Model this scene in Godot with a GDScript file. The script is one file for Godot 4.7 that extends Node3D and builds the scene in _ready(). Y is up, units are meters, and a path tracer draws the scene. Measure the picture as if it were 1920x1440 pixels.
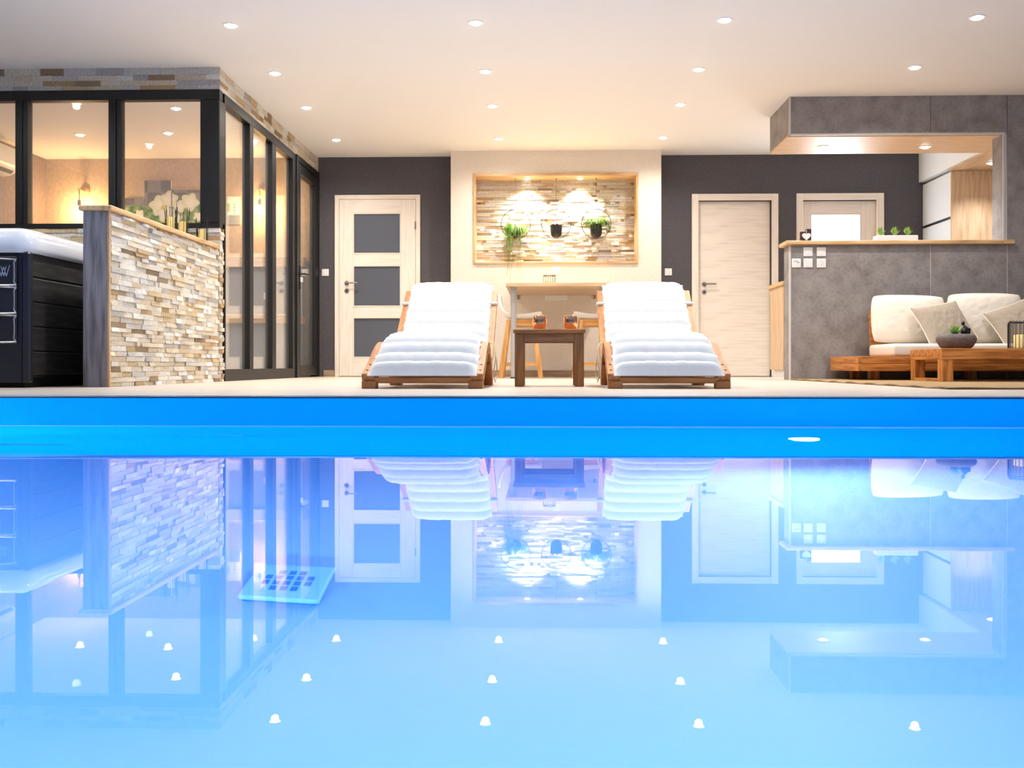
extends Node3D
# Indoor pool lounge. Units are metres, the deck is y = 0, the camera looks along -z.
const CY := 0.134          # eye above the deck
const ZB := -11.69         # back wall
const CEIL := 2.545
const XL := -5.83
const XR := 6.2
const ZF := 2.6
const PZ := -4.42          # far pool edge
const PN := -0.15          # near pool edge
const PX0 := -3.7
const PX1 := 3.5
const WATER := -0.136
const PFLOOR := -1.5
var M := {}
var taken := {}
var boxes := {}
var rng := RandomNumberGenerator.new()


class MB:
	var v := PackedVector3Array()
	var n := PackedVector3Array()
	var uv := PackedVector2Array()
	var col := PackedColorArray()
	var ix := PackedInt32Array()
	var xf := Transform3D()
	var tint := Color(1, 1, 1)
	var use_col := false
	func vert(p: Vector3, nn: Vector3, t := Vector2()) -> int:
		v.append(xf * p)
		n.append((xf.basis * nn).normalized())
		uv.append(t)
		if use_col:
			col.append(tint)
		return v.size() - 1
	func tri(a: int, b: int, c: int) -> void:
		var g := (v[b] - v[a]).cross(v[c] - v[a])
		ix.append(a)
		if g.dot(n[a] + n[b] + n[c]) > 0.0:
			ix.append(c)
			ix.append(b)
		else:
			ix.append(b)
			ix.append(c)
	func quad(a: Vector3, b: Vector3, c: Vector3, d: Vector3, nn: Vector3) -> void:
		var i := vert(a, nn, Vector2(0, 1))
		vert(b, nn, Vector2(1, 1))
		vert(c, nn, Vector2(1, 0))
		vert(d, nn, Vector2(0, 0))
		tri(i, i + 1, i + 2)
		tri(i, i + 2, i + 3)
	func face(a: Vector3, b: Vector3, c: Vector3, d: Vector3, away: Vector3) -> void:
		var g := (b - a).cross(c - a)
		if g.length() < 1e-12:
			g = (c - a).cross(d - a)
		g = g.normalized()
		if g.dot(away) < 0.0:
			g = -g
		quad(a, b, c, d, g)
	func box(c: Vector3, s: Vector3, b := 0.0) -> void:
		var h := s / 2.0
		b = minf(b, minf(h.x, minf(h.y, h.z)) * 0.8)
		for ax in 3:
			var u := (ax + 1) % 3
			var w := (ax + 2) % 3
			for sg: float in [-1.0, 1.0]:
				var q := []
				for k in [[-1.0, -1.0], [1.0, -1.0], [1.0, 1.0], [-1.0, 1.0]]:
					var p := Vector3()
					p[ax] = sg * h[ax]
					p[u] = k[0] * (h[u] - b)
					p[w] = k[1] * (h[w] - b)
					q.append(c + p)
				var nn := Vector3()
				nn[ax] = sg
				quad(q[0], q[1], q[2], q[3], nn)
			if b <= 0.0:
				continue
			for su: float in [-1.0, 1.0]:
				for sw: float in [-1.0, 1.0]:
					var e := []
					for k in [[0, -1.0], [0, 1.0], [1, 1.0], [1, -1.0]]:
						var p := Vector3()
						p[ax] = k[1] * (h[ax] - b)
						p[u] = su * (h[u] - (b if k[0] == 1 else 0.0))
						p[w] = sw * (h[w] - (b if k[0] == 0 else 0.0))
						e.append(c + p)
					var nn := Vector3()
					nn[u] = su
					nn[w] = sw
					quad(e[0], e[1], e[2], e[3], nn.normalized())
		if b > 0.0:
			for sx: float in [-1.0, 1.0]:
				for sy: float in [-1.0, 1.0]:
					for sz: float in [-1.0, 1.0]:
						var g := Vector3(sx, sy, sz)
						var i := vert(c + Vector3(sx * h.x, sy * (h.y - b), sz * (h.z - b)), g)
						vert(c + Vector3(sx * (h.x - b), sy * h.y, sz * (h.z - b)), g)
						vert(c + Vector3(sx * (h.x - b), sy * (h.y - b), sz * h.z), g)
						tri(i, i + 1, i + 2)
	func ex(x0: float, x1: float, y0: float, y1: float, z0: float, z1: float, b := 0.0) -> void:
		box(Vector3((x0 + x1) / 2, (y0 + y1) / 2, (z0 + z1) / 2), Vector3(absf(x1 - x0), absf(y1 - y0), absf(z1 - z0)), b)
	func grid(rows: Array, wrap_u := false, wrap_v := false, flip := false) -> void:
		var nr := rows.size()
		var nc: int = rows[0].size()
		var base := v.size()
		for r in nr:
			for c in nc:
				var r0: int = (r - 1 + nr) % nr if wrap_u else maxi(r - 1, 0)
				var r1: int = (r + 1) % nr if wrap_u else mini(r + 1, nr - 1)
				var c0: int = (c - 1 + nc) % nc if wrap_v else maxi(c - 1, 0)
				var c1: int = (c + 1) % nc if wrap_v else mini(c + 1, nc - 1)
				var g: Vector3 = (rows[r1][c] - rows[r0][c]).cross(rows[r][c1] - rows[r][c0])
				if g.length() < 1e-14:
					g = Vector3.UP
				g = g.normalized()
				vert(rows[r][c], -g if flip else g, Vector2(float(c) / nc, float(r) / nr))
		for r in (nr if wrap_u else nr - 1):
			for c in (nc if wrap_v else nc - 1):
				var a: int = base + r * nc + c
				var b: int = base + ((r + 1) % nr) * nc + c
				var d: int = base + r * nc + (c + 1) % nc
				var e: int = base + ((r + 1) % nr) * nc + (c + 1) % nc
				tri(a, b, e)
				tri(a, e, d)
	func lathe(prof: Array, seg := 28, c := Vector3()) -> void:   # prof: Vector2(radius, y)
		var m := prof.size()
		for i in m - 1:
			var p: Vector2 = prof[i]
			var q: Vector2 = prof[i + 1]
			var d := (q - p).normalized()
			var nn := Vector2(d.y, -d.x)
			var n0 := nn
			var n1 := nn
			if i > 0:
				var dp: Vector2 = (p - prof[i - 1]).normalized()
				if dp.dot(d) > 0.6:
					n0 = (nn + Vector2(dp.y, -dp.x)).normalized()
			if i < m - 2:
				var dq: Vector2 = (prof[i + 2] - q).normalized()
				if dq.dot(d) > 0.6:
					n1 = (nn + Vector2(dq.y, -dq.x)).normalized()
			var base := v.size()
			for k in seg + 1:
				var a := TAU * k / seg
				var e := Vector3(cos(a), 0, sin(a))
				vert(c + e * p.x + Vector3(0, p.y, 0), e * n0.x + Vector3(0, n0.y, 0))
				vert(c + e * q.x + Vector3(0, q.y, 0), e * n1.x + Vector3(0, n1.y, 0))
			for k in seg:
				var o := base + k * 2
				tri(o, o + 1, o + 3)
				tri(o, o + 3, o + 2)
	func tube(path: Array, r: float, seg := 8, r_end := -1.0, closed := false) -> void:
		var rows := []
		var m := path.size()
		var side := Vector3()
		for i in m:
			var a: Vector3 = path[(i - 1 + m) % m] if (closed or i > 0) else path[i]
			var b: Vector3 = path[(i + 1) % m] if (closed or i < m - 1) else path[i]
			var t := (b - a).normalized()
			if i == 0:
				side = t.cross(Vector3.UP if absf(t.y) < 0.9 else Vector3.RIGHT).normalized()
			else:
				side = (side - t * side.dot(t)).normalized()
			var up := side.cross(t)
			var rr := r if r_end < 0.0 else lerpf(r, r_end, float(i) / (m - 1))
			var row := PackedVector3Array()
			for k in seg:
				var w := TAU * k / seg
				row.append(path[i] + (side * cos(w) + up * sin(w)) * rr)
			rows.append(row)
		grid(rows, closed, true)
		if not closed:
			for e in [0, m - 1]:
				var nn: Vector3 = (path[0] - path[1]).normalized() if e == 0 else (path[m - 1] - path[m - 2]).normalized()
				var c := vert(path[e], nn)
				var ids := []
				for k in seg:
					ids.append(vert(rows[e][k], nn))
				for k in seg:
					tri(c, ids[k], ids[(k + 1) % seg])
	func ribbon(path: Array, x0: float, x1: float, th: float, th_end := -1.0) -> void:   # path of Vector2(z, y): a bent board between x0 and x1
		var m := path.size()
		var top := []
		var low := []
		for i in m:
			var a: Vector2 = path[maxi(i - 1, 0)]
			var b: Vector2 = path[mini(i + 1, m - 1)]
			var t := (b - a).normalized()
			var o := Vector2(t.y, -t.x)
			if o.y < 0.0 or (absf(o.y) < 0.05 and i > 0 and o.dot(top[i - 1] - low[i - 1]) < 0.0):
				o = -o
			var h := (th if th_end < 0.0 else lerpf(th, th_end, float(i) / (m - 1))) / 2.0
			top.append(path[i] + o * h)
			low.append(path[i] - o * h)
		for i in m - 1:
			var mid: Vector2 = (top[i] + top[i + 1] + low[i] + low[i + 1]) / 4.0
			for pr in [[top[i], top[i + 1]], [low[i], low[i + 1]]]:
				var c: Vector2 = (pr[0] + pr[1]) / 2.0 - mid
				face(Vector3(x0, pr[0].y, pr[0].x), Vector3(x1, pr[0].y, pr[0].x), Vector3(x1, pr[1].y, pr[1].x), Vector3(x0, pr[1].y, pr[1].x), Vector3(0, c.y, c.x))
			for x in [x0, x1]:
				face(Vector3(x, top[i].y, top[i].x), Vector3(x, top[i + 1].y, top[i + 1].x), Vector3(x, low[i + 1].y, low[i + 1].x), Vector3(x, low[i].y, low[i].x), Vector3(x - (x0 + x1) / 2, 0, 0))
		for e in [0, m - 1]:
			var g: Vector2 = path[e] - path[1 if e == 0 else m - 2]
			face(Vector3(x0, top[e].y, top[e].x), Vector3(x1, top[e].y, top[e].x), Vector3(x1, low[e].y, low[e].x), Vector3(x0, low[e].y, low[e].x), Vector3(0, g.y, g.x))
	func rbox(c: Vector3, s: Vector3, r: float, nu := 20, nv := 12) -> void:
		var h := s / 2.0 - Vector3(r, r, r)
		var base := v.size()
		for j in nv + 1:
			var ph := -PI / 2 + PI * j / nv
			if j == nv / 2:
				ph = 0.0001
			for i in nu:
				var a := TAU * (i + 0.5) / nu
				var d := Vector3(cos(ph) * cos(a), sin(ph), cos(ph) * sin(a))
				vert(c + d * r + Vector3(signf(d.x) * h.x, signf(d.y) * h.y, signf(d.z) * h.z), d)
		for j in nv:
			for i in nu:
				var k := (i + 1) % nu
				tri(base + j * nu + i, base + (j + 1) * nu + i, base + (j + 1) * nu + k)
				tri(base + j * nu + i, base + (j + 1) * nu + k, base + j * nu + k)
		for cap in [[0, -1.0], [nv * nu, 1.0]]:
			var o: int = cap[0]
			var ids := []
			for i in nu:
				ids.append(base + o + i)
			var m := vert(c + Vector3(0, cap[1] * s.y / 2, 0), Vector3(0, cap[1], 0))
			for i in nu:
				tri(m, ids[i], ids[(i + 1) % nu])
	func prism(poly: PackedVector2Array, z0: float, z1: float) -> void:
		var t := Geometry2D.triangulate_polygon(poly)
		for z in [z0, z1]:
			var nn := Vector3(0, 0, signf(z - (z0 + z1) / 2))
			var b := v.size()
			for p in poly:
				vert(Vector3(p.x, p.y, z), nn, p)
			for k in range(0, t.size(), 3):
				tri(b + t[k], b + t[k + 1], b + t[k + 2])
		var cw := Geometry2D.is_polygon_clockwise(poly)
		for k in poly.size():
			var p := poly[k]
			var q := poly[(k + 1) % poly.size()]
			var o := (q - p).orthogonal() * (1.0 if cw else -1.0)
			quad(Vector3(p.x, p.y, z0), Vector3(q.x, q.y, z0), Vector3(q.x, q.y, z1), Vector3(p.x, p.y, z1), Vector3(-o.x, -o.y, 0).normalized())
	func blade(p: Vector3, d: Vector3, length: float, w: float, droop: float, seg := 4) -> void:
		var side := d.cross(Vector3.UP)
		if side.length() < 0.05:
			side = Vector3.RIGHT
		side = side.normalized()
		var l := PackedVector3Array()
		var r := PackedVector3Array()
		var q := p
		var t := d.normalized()
		for i in seg + 1:
			var f := float(i) / seg
			var ww := w * (0.55 + 0.9 * f) * (1.0 - f * f) + 0.0004
			l.append(q - side * ww / 2)
			r.append(q + side * ww / 2)
			t = (t + Vector3.DOWN * droop / seg).normalized()
			q += t * length / seg
		grid([l, r])
	func mesh(m: Material = null) -> ArrayMesh:
		var a := []
		a.resize(Mesh.ARRAY_MAX)
		a[Mesh.ARRAY_VERTEX] = v
		a[Mesh.ARRAY_NORMAL] = n
		a[Mesh.ARRAY_TEX_UV] = uv
		if use_col:
			a[Mesh.ARRAY_COLOR] = col
		a[Mesh.ARRAY_INDEX] = ix
		var out := ArrayMesh.new()
		out.add_surface_from_arrays(Mesh.PRIMITIVE_TRIANGLES, a)
		if m:
			out.surface_set_material(0, m)
		return out


# ---------- naming, placing ----------
func numbered(called: String) -> String:
	var k: int = taken.get(called, -1) + 1
	taken[called] = k
	return called if k == 0 else "%s_%03d" % [called, k]

func tag(o: Node3D, label: String, category: String, group := "") -> Node3D:
	o.set_meta("label", label)
	o.set_meta("category", category)
	if group:
		o.set_meta("group", group)
	return o

func thing(called: String, label: String, category: String, at := Vector3(), turn := 0.0, group := "") -> Node3D:
	var o := Node3D.new()
	o.name = numbered(called)
	add_child(o)
	o.position = at
	o.rotation.y = turn
	tag(o, label, category, group)
	return o

func put(parent: Node, called: String, mesh: Mesh, m: Material, at := Vector3(), rot := Vector3()) -> MeshInstance3D:
	var o := MeshInstance3D.new()
	o.mesh = mesh
	o.material_override = m
	o.name = numbered(called) if parent == self else called
	parent.add_child(o, true)
	o.position = at
	o.rotation = rot
	return o

func fin(parent: Node, called: String, b: MB, m: Material) -> MeshInstance3D:
	return put(parent, called, b.mesh(), m)

# a chamfered box of its own, given by its extents in the parent's axes; alike ones share a mesh
func bx(parent: Node, called: String, m: Material, x0: float, x1: float, y0: float, y1: float, z0: float, z1: float, b := 0.003, rot := Vector3()) -> MeshInstance3D:
	var s := Vector3(absf(x1 - x0), absf(y1 - y0), absf(z1 - z0))
	var key := "%.4f %.4f %.4f %.4f" % [s.x, s.y, s.z, b]
	if not boxes.has(key):
		var mb := MB.new()
		mb.box(Vector3(), s, b)
		boxes[key] = mb.mesh()
	return put(parent, called, boxes[key], m, Vector3((x0 + x1) / 2, (y0 + y1) / 2, (z0 + z1) / 2), rot)

# the same in world coordinates under an unturned parent
func bw(parent: Node3D, called: String, m: Material, x0: float, x1: float, y0: float, y1: float, z0: float, z1: float, b := 0.003) -> MeshInstance3D:
	var o := bx(parent, called, m, x0, x1, y0, y1, z0, z1, b)
	o.position -= parent.position
	return o

func struct(called: String, m: Material, x0: float, x1: float, y0: float, y1: float, z0: float, z1: float, label: String, category: String) -> MeshInstance3D:
	var mb := MB.new()
	mb.ex(x0, x1, y0, y1, z0, z1)
	return shell(called, mb, m, label, category)

func shell(called: String, mb: MB, m: Material, label: String, category: String) -> MeshInstance3D:
	var o := MeshInstance3D.new()
	o.mesh = mb.mesh()
	o.material_override = m
	o.name = called
	add_child(o)
	o.set_meta("kind", "structure")
	tag(o, label, category)
	return o

func bend(pts: Array, seg := 6) -> Array:   # a smooth line through 2-D points
	var out := []
	for i in pts.size() - 1:
		var a: Vector2 = pts[maxi(i - 1, 0)]
		var b: Vector2 = pts[i]
		var c: Vector2 = pts[i + 1]
		var d: Vector2 = pts[mini(i + 2, pts.size() - 1)]
		for k in seg:
			out.append(b.cubic_interpolate(c, a, d, float(k) / seg))
	out.append(pts[-1])
	return out

func bend3(pts: Array, seg := 6) -> Array:
	var out := []
	for i in pts.size() - 1:
		var a: Vector3 = pts[maxi(i - 1, 0)]
		var b: Vector3 = pts[i]
		var c: Vector3 = pts[i + 1]
		var d: Vector3 = pts[mini(i + 2, pts.size() - 1)]
		for k in seg:
			out.append(b.cubic_interpolate(c, a, d, float(k) / seg))
	out.append(pts[-1])
	return out

# ---------- materials ----------
func noise_tex(freq: float, octaves: int, ramp: Gradient, sd: int, size := 256, cellular := false) -> NoiseTexture2D:
	var f := FastNoiseLite.new()
	f.seed = sd
	f.noise_type = FastNoiseLite.TYPE_CELLULAR if cellular else FastNoiseLite.TYPE_SIMPLEX_SMOOTH
	f.frequency = freq
	f.fractal_octaves = octaves
	var t := NoiseTexture2D.new()
	t.width = size
	t.height = size
	t.seamless = true
	t.noise = f
	if ramp:
		t.color_ramp = ramp
	return t

func ramp(stops: Array) -> Gradient:
	var g := Gradient.new()
	var o := PackedFloat32Array()
	var c := PackedColorArray()
	for s in stops:
		o.append(s[0])
		c.append(s[1])
	g.offsets = o
	g.colors = c
	return g

func mat(called: String, c: Color, rough := 0.6, metal := 0.0) -> StandardMaterial3D:
	var m := StandardMaterial3D.new()
	m.resource_name = called
	m.albedo_color = c
	m.roughness = rough
	m.metallic = metal
	M[called] = m
	return m

func grain(called: String, ca: Color, cb: Color, scale: Vector3, rough := 0.5, freq := 0.02, sd := 1, bump: Texture2D = null, depth := 0.0) -> StandardMaterial3D:
	var m := mat(called, Color.WHITE, rough)
	m.albedo_texture = noise_tex(freq, 5, ramp([[0.0, ca.lerp(cb, 1.25)], [0.35, cb], [0.65, ca], [1.0, ca.lerp(Color.WHITE, 0.12)]]), sd)
	m.uv1_triplanar = true
	m.uv1_scale = scale
	if bump:
		m.heightmap_enabled = true
		m.heightmap_texture = bump
		m.heightmap_scale = depth
	return m

func wood(called: String, ca: Color, cb: Color, rough := 0.45, sd := 3, dark := 0.2) -> void:   # three copies with the grain along x, y or z
	var t := noise_tex(0.018, 5, ramp([[0.0, cb.darkened(dark)], [0.3, cb], [0.62, ca], [1.0, ca.lightened(dark * 0.4)]]), sd)
	for k in 3:
		var m := mat(called + ["_x", "_y", "_z"][k], Color.WHITE, rough)
		m.albedo_texture = t
		m.uv1_triplanar = true
		var s := Vector3(5.0, 5.0, 5.0)
		s[k] = 0.45
		m.uv1_scale = s

func glowing(called: String, c: Color, energy: float) -> StandardMaterial3D:
	var m := mat(called, Color(0.9, 0.9, 0.9), 0.4)
	m.emission_enabled = true
	m.emission = c
	m.emission_energy_multiplier = energy
	return m

func materials() -> void:
	var rough_bump := noise_tex(0.09, 4, null, 5)
	var fine_bump := noise_tex(0.2, 3, null, 6)
	grain("plaster_dark", Color(0.325, 0.309, 0.322), Color(0.315, 0.299, 0.312), Vector3(1.6, 1.6, 1.6), 0.85, 0.09, 11, rough_bump, 0.2)
	grain("plaster_cream", Color(0.905, 0.865, 0.81), Color(0.89, 0.85, 0.79), Vector3(1.6, 1.6, 1.6), 0.8, 0.09, 12, rough_bump, 0.25)
	grain("plaster_beige", Color(0.78, 0.70, 0.61), Color(0.75, 0.67, 0.58), Vector3(1.3, 1.3, 1.3), 0.85, 0.05, 13, rough_bump, 0.25)
	grain("plaster_taupe", Color(0.55, 0.48, 0.43), Color(0.52, 0.455, 0.41), Vector3(1.3, 1.3, 1.3), 0.85, 0.05, 14)
	mat("ceiling_white", Color(0.93, 0.925, 0.915), 0.75)
	mat("wall_white", Color(0.90, 0.89, 0.87), 0.8)
	var fl := grain("floor_tile", Color(0.82, 0.765, 0.705), Color(0.77, 0.71, 0.645), Vector3(0.35, 3.0, 2.2), 0.38, 0.02, 15)
	fl.metallic_specular = 0.45
	# mottled concrete-look panels
	var cn := mat("concrete", Color.WHITE, 0.6)
	cn.albedo_texture = noise_tex(0.011, 6, ramp([[0.0, Color(0.47, 0.445, 0.43)], [0.3, Color(0.53, 0.505, 0.49)], [0.5, Color(0.56, 0.535, 0.52)], [1.0, Color(0.61, 0.585, 0.565)]]), 21, 512)
	cn.uv1_triplanar = true
	cn.uv1_scale = Vector3(0.8, 0.8, 0.8)
	cn.detail_enabled = true
	cn.detail_albedo = noise_tex(0.12, 4, ramp([[0.0, Color(0.88, 0.88, 0.88)], [0.45, Color(1, 1, 1)], [1.0, Color(1, 1, 1)]]), 22)
	cn.detail_blend_mode = BaseMaterial3D.BLEND_MODE_MUL
	cn.detail_uv_layer = BaseMaterial3D.DETAIL_UV_1
	mat("alu", Color(0.80, 0.78, 0.76), 0.4)
	mat("black_frame", Color(0.045, 0.042, 0.047), 0.45)
	wood("door_wood", Color(0.95, 0.905, 0.85), Color(0.93, 0.88, 0.82), 0.5, 31, 0.05)
	wood("oak", Color(0.86, 0.71, 0.52), Color(0.79, 0.62, 0.43), 0.45, 32)
	wood("pale_oak", Color(0.84, 0.72, 0.58), Color(0.79, 0.66, 0.51), 0.45, 33, 0.08)
	wood("teak", Color(0.74, 0.50, 0.29), Color(0.64, 0.40, 0.21), 0.5, 34)
	wood("acacia", Color(0.78, 0.51, 0.25), Color(0.65, 0.39, 0.16), 0.4, 35)
	wood("walnut", Color(0.60, 0.39, 0.15), Color(0.50, 0.31, 0.105), 0.42, 36)
	wood("birch", Color(0.86, 0.64, 0.36), Color(0.78, 0.54, 0.27), 0.45, 37)
	wood("grey_wood", Color(0.56, 0.53, 0.53), Color(0.46, 0.43, 0.435), 0.55, 38)
	wood("skirting", Color(0.66, 0.56, 0.46), Color(0.58, 0.48, 0.39), 0.45, 39)
	var fab := mat("white_fabric", Color(0.825, 0.825, 0.82), 0.9)
	fab.heightmap_enabled = true
	fab.heightmap_texture = fine_bump
	fab.heightmap_scale = 0.12
	fab.uv1_triplanar = true
	fab.uv1_scale = Vector3(3, 3, 3)
	fab.rim_enabled = true
	fab.rim = 0.2
	var cf := fab.duplicate()
	cf.resource_name = "cream_fabric"
	cf.albedo_color = Color(0.93, 0.89, 0.83)
	M["cream_fabric"] = cf
	var tf := fab.duplicate()
	tf.resource_name = "taupe_fabric"
	tf.albedo_color = Color(0.655, 0.60, 0.53)
	M["taupe_fabric"] = tf
	mat("cord", Color(0.86, 0.80, 0.68), 0.9)
	mat("white_plastic", Color(0.93, 0.93, 0.92), 0.35)
	mat("white_lacquer", Color(0.93, 0.925, 0.91), 0.25)
	mat("dark_print", Color(0.25, 0.24, 0.25), 0.6)
	mat("steel", Color(0.70, 0.69, 0.68), 0.38, 0.35)
	mat("nickel", Color(0.58, 0.56, 0.54), 0.3, 0.9)
	mat("silver", Color(0.80, 0.80, 0.80), 0.25, 1.0)
	var co := mat("copper", Color(0.95, 0.68, 0.48), 0.14, 1.0)
	co.heightmap_enabled = true
	co.heightmap_texture = noise_tex(0.05, 1, null, 41, 256, false)
	co.heightmap_scale = 0.05
	co.uv1_triplanar = true
	co.uv1_scale = Vector3(9, 9, 9)
	mat("black_matt", Color(0.09, 0.088, 0.09), 0.5)
	mat("black_gloss", Color(0.03, 0.03, 0.035), 0.12)
	mat("rubber", Color(0.06, 0.06, 0.06), 0.8)
	mat("frosted_grey", Color(0.36, 0.375, 0.41), 0.3)
	var gl := mat("glass", Color(0.96, 0.97, 0.97, 0.05), 0.0)
	gl.transparency = BaseMaterial3D.TRANSPARENCY_ALPHA
	var wt := mat("water", Color(0.86, 0.96, 1.0, 0.0), 0.0)
	wt.refraction_enabled = true
	wt.refraction_scale = 0.033
	wt.transparency = BaseMaterial3D.TRANSPARENCY_ALPHA
	mat("liner", Color(0.0, 0.69, 0.97), 0.6).metallic_specular = 0.15
	mat("liner_floor_lit", Color(0.49, 0.70, 0.965), 0.5)  # paler than the walls: brightness of the lit water put into the colour
	mat("drain_blue", Color(0.50, 0.76, 0.97), 0.5)
	mat("drain_slot", Color(0.03, 0.48, 0.86), 0.5)
	mat("waterline_pale", Color(0.55, 0.82, 0.98), 0.6)  # pale strip at the water level
	mat("edge_gap_shade", Color(0.05, 0.10, 0.20), 0.5)  # shade of the gap under the deck edge, as a dark colour
	mat("spa_blue_cast", Color(0.145, 0.15, 0.185), 0.35)  # dark panel colour with the blue reflection of the pool mixed in
	grain("spa_plank", Color(0.20, 0.185, 0.175), Color(0.16, 0.15, 0.145), Vector3(4, 4, 0.5), 0.5, 0.03, 51)
	mat("spa_shell", Color(0.87, 0.87, 0.88), 0.14)
	var stone_cols := [Color(0.92, 0.87, 0.79), Color(0.945, 0.925, 0.885), Color(0.88, 0.815, 0.715), Color(0.83, 0.81, 0.785), Color(0.85, 0.755, 0.60), Color(0.74, 0.62, 0.46), Color(0.74, 0.72, 0.695), Color(0.62, 0.53, 0.41)]
	for k in stone_cols.size():
		var c: Color = stone_cols[k]
		var m := grain("stone_%d" % k, c, c.darkened(0.10), Vector3(5, 9, 5), 0.85, 0.03, 60 + k, rough_bump, 0.5)
		m.uv1_world_triplanar = true
	var sv := mat("stone_mixed", Color.WHITE, 0.85)
	sv.vertex_color_use_as_albedo = true
	grain("jute", Color(0.82, 0.68, 0.49), Color(0.70, 0.56, 0.38), Vector3(14, 14, 3), 0.95, 0.06, 71, fine_bump, 0.6)
	mat("rug_edge_shade", Color(0.55, 0.45, 0.33), 0.95)  # edge darkened to paint the shadow line along the rug
	grain("bowl_grey", Color(0.42, 0.38, 0.355), Color(0.32, 0.285, 0.265), Vector3(2, 14, 2), 0.8, 0.03, 72)
	mat("leaf", Color(0.33, 0.50, 0.12), 0.5)
	mat("leaf_light", Color(0.52, 0.66, 0.24), 0.5)
	mat("leaf_dark", Color(0.13, 0.36, 0.15), 0.5)
	mat("leaf_grey", Color(0.42, 0.60, 0.47), 0.5)
	mat("blossom", Color(0.52, 0.27, 0.26), 0.7)
	for k in ["leaf", "leaf_light", "leaf_dark", "leaf_grey"]:
		M[k].backlight_enabled = true
		M[k].backlight = M[k].albedo_color.darkened(0.5)
	mat("soil", Color(0.16, 0.11, 0.08), 0.95)
	mat("dark_block", Color(0.22, 0.11, 0.085), 0.6)
	mat("wax", Color(0.97, 0.87, 0.58), 0.5)
	mat("gold_stripe", Color(0.80, 0.68, 0.38), 0.4)
	mat("bench_grey", Color(0.62, 0.64, 0.66), 0.6)
	glowing("spot_lens", Color(1.0, 0.97, 0.93), 9.0)
	glowing("bulb_glow", Color(1.0, 0.86, 0.62), 7.0)
	glowing("pool_lens", Color(0.92, 0.97, 1.0), 14.0)
	glowing("lit_window", Color(0.93, 0.96, 1.0), 2.2)
	glowing("candle_flame", Color(1.0, 0.80, 0.42), 3.0)


# ---------- scene ----------
func _ready() -> void:
	rng.seed = 7
	# camera: level, turned 1.8 degrees to the left, lens shifted down a little
	var cam := Camera3D.new()
	cam.name = "camera"
	add_child(cam)
	cam.position = Vector3(0, CY, 0)
	cam.rotation.y = atan(60.0 / 1900.0)
	cam.near = 0.05
	cam.far = 60.0
	cam.projection = Camera3D.PROJECTION_FRUSTUM
	cam.size = 2.0 * 720.0 / 1900.0 * cam.near
	cam.frustum_offset = Vector2(0, (684.5 - 720.0) / 1900.0 * cam.near)
	cam.current = true
	var we := WorldEnvironment.new()
	we.name = "surroundings"
	var env := Environment.new()
	env.background_mode = Environment.BG_COLOR
	env.background_color = Color(0, 0, 0)
	env.tonemap_mode = Environment.TONE_MAPPER_LINEAR
	env.tonemap_exposure = 2.28
	env.sdfgi_enabled = true
	env.ssao_enabled = true
	env.ssil_enabled = true
	we.environment = env
	add_child(we)
	materials()
	build_shell()
	build_pool()
	build_niche()
	build_doors()
	build_cabin()
	build_half_wall()
	build_partition()
	build_kitchen()
	ceiling_spots()
	build_spa()
	loungers()
	side_table()
	bar_table()
	planters()
	sofa_corner()

func spot(at: Vector3, energy: float, warm: Color, label: String, group: String, angle := 80.0, r := 0.042) -> void:
	var t := thing("ceiling_spotlight", label, "spotlight", at, 0.0, group)
	var mb := MB.new()
	mb.lathe([Vector2(r, -0.001), Vector2(r + 0.002, -0.006), Vector2(r + 0.014, -0.005), Vector2(r + 0.016, 0.0), Vector2(r, 0.0)], 24)
	fin(t, "trim_ring", mb, M["white_plastic"])
	var lens := MB.new()
	lens.lathe([Vector2(0.0, -0.019), Vector2(r * 0.45, -0.0172), Vector2(r * 0.8, -0.012), Vector2(r, -0.004), Vector2(r, 0.0)], 20)
	fin(t, "lamp_lens", lens, M["spot_lens"])
	var l := SpotLight3D.new()
	l.name = "spot_beam"
	l.light_color = warm
	l.light_energy = energy
	l.light_size = 0.03
	l.spot_angle = angle
	l.spot_angle_attenuation = 1.0
	l.spot_attenuation = 2.0
	l.spot_range = 20.0
	l.shadow_enabled = true
	t.add_child(l, true)
	l.position = Vector3(0, -0.03, 0)
	l.rotation.x = -PI / 2

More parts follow.
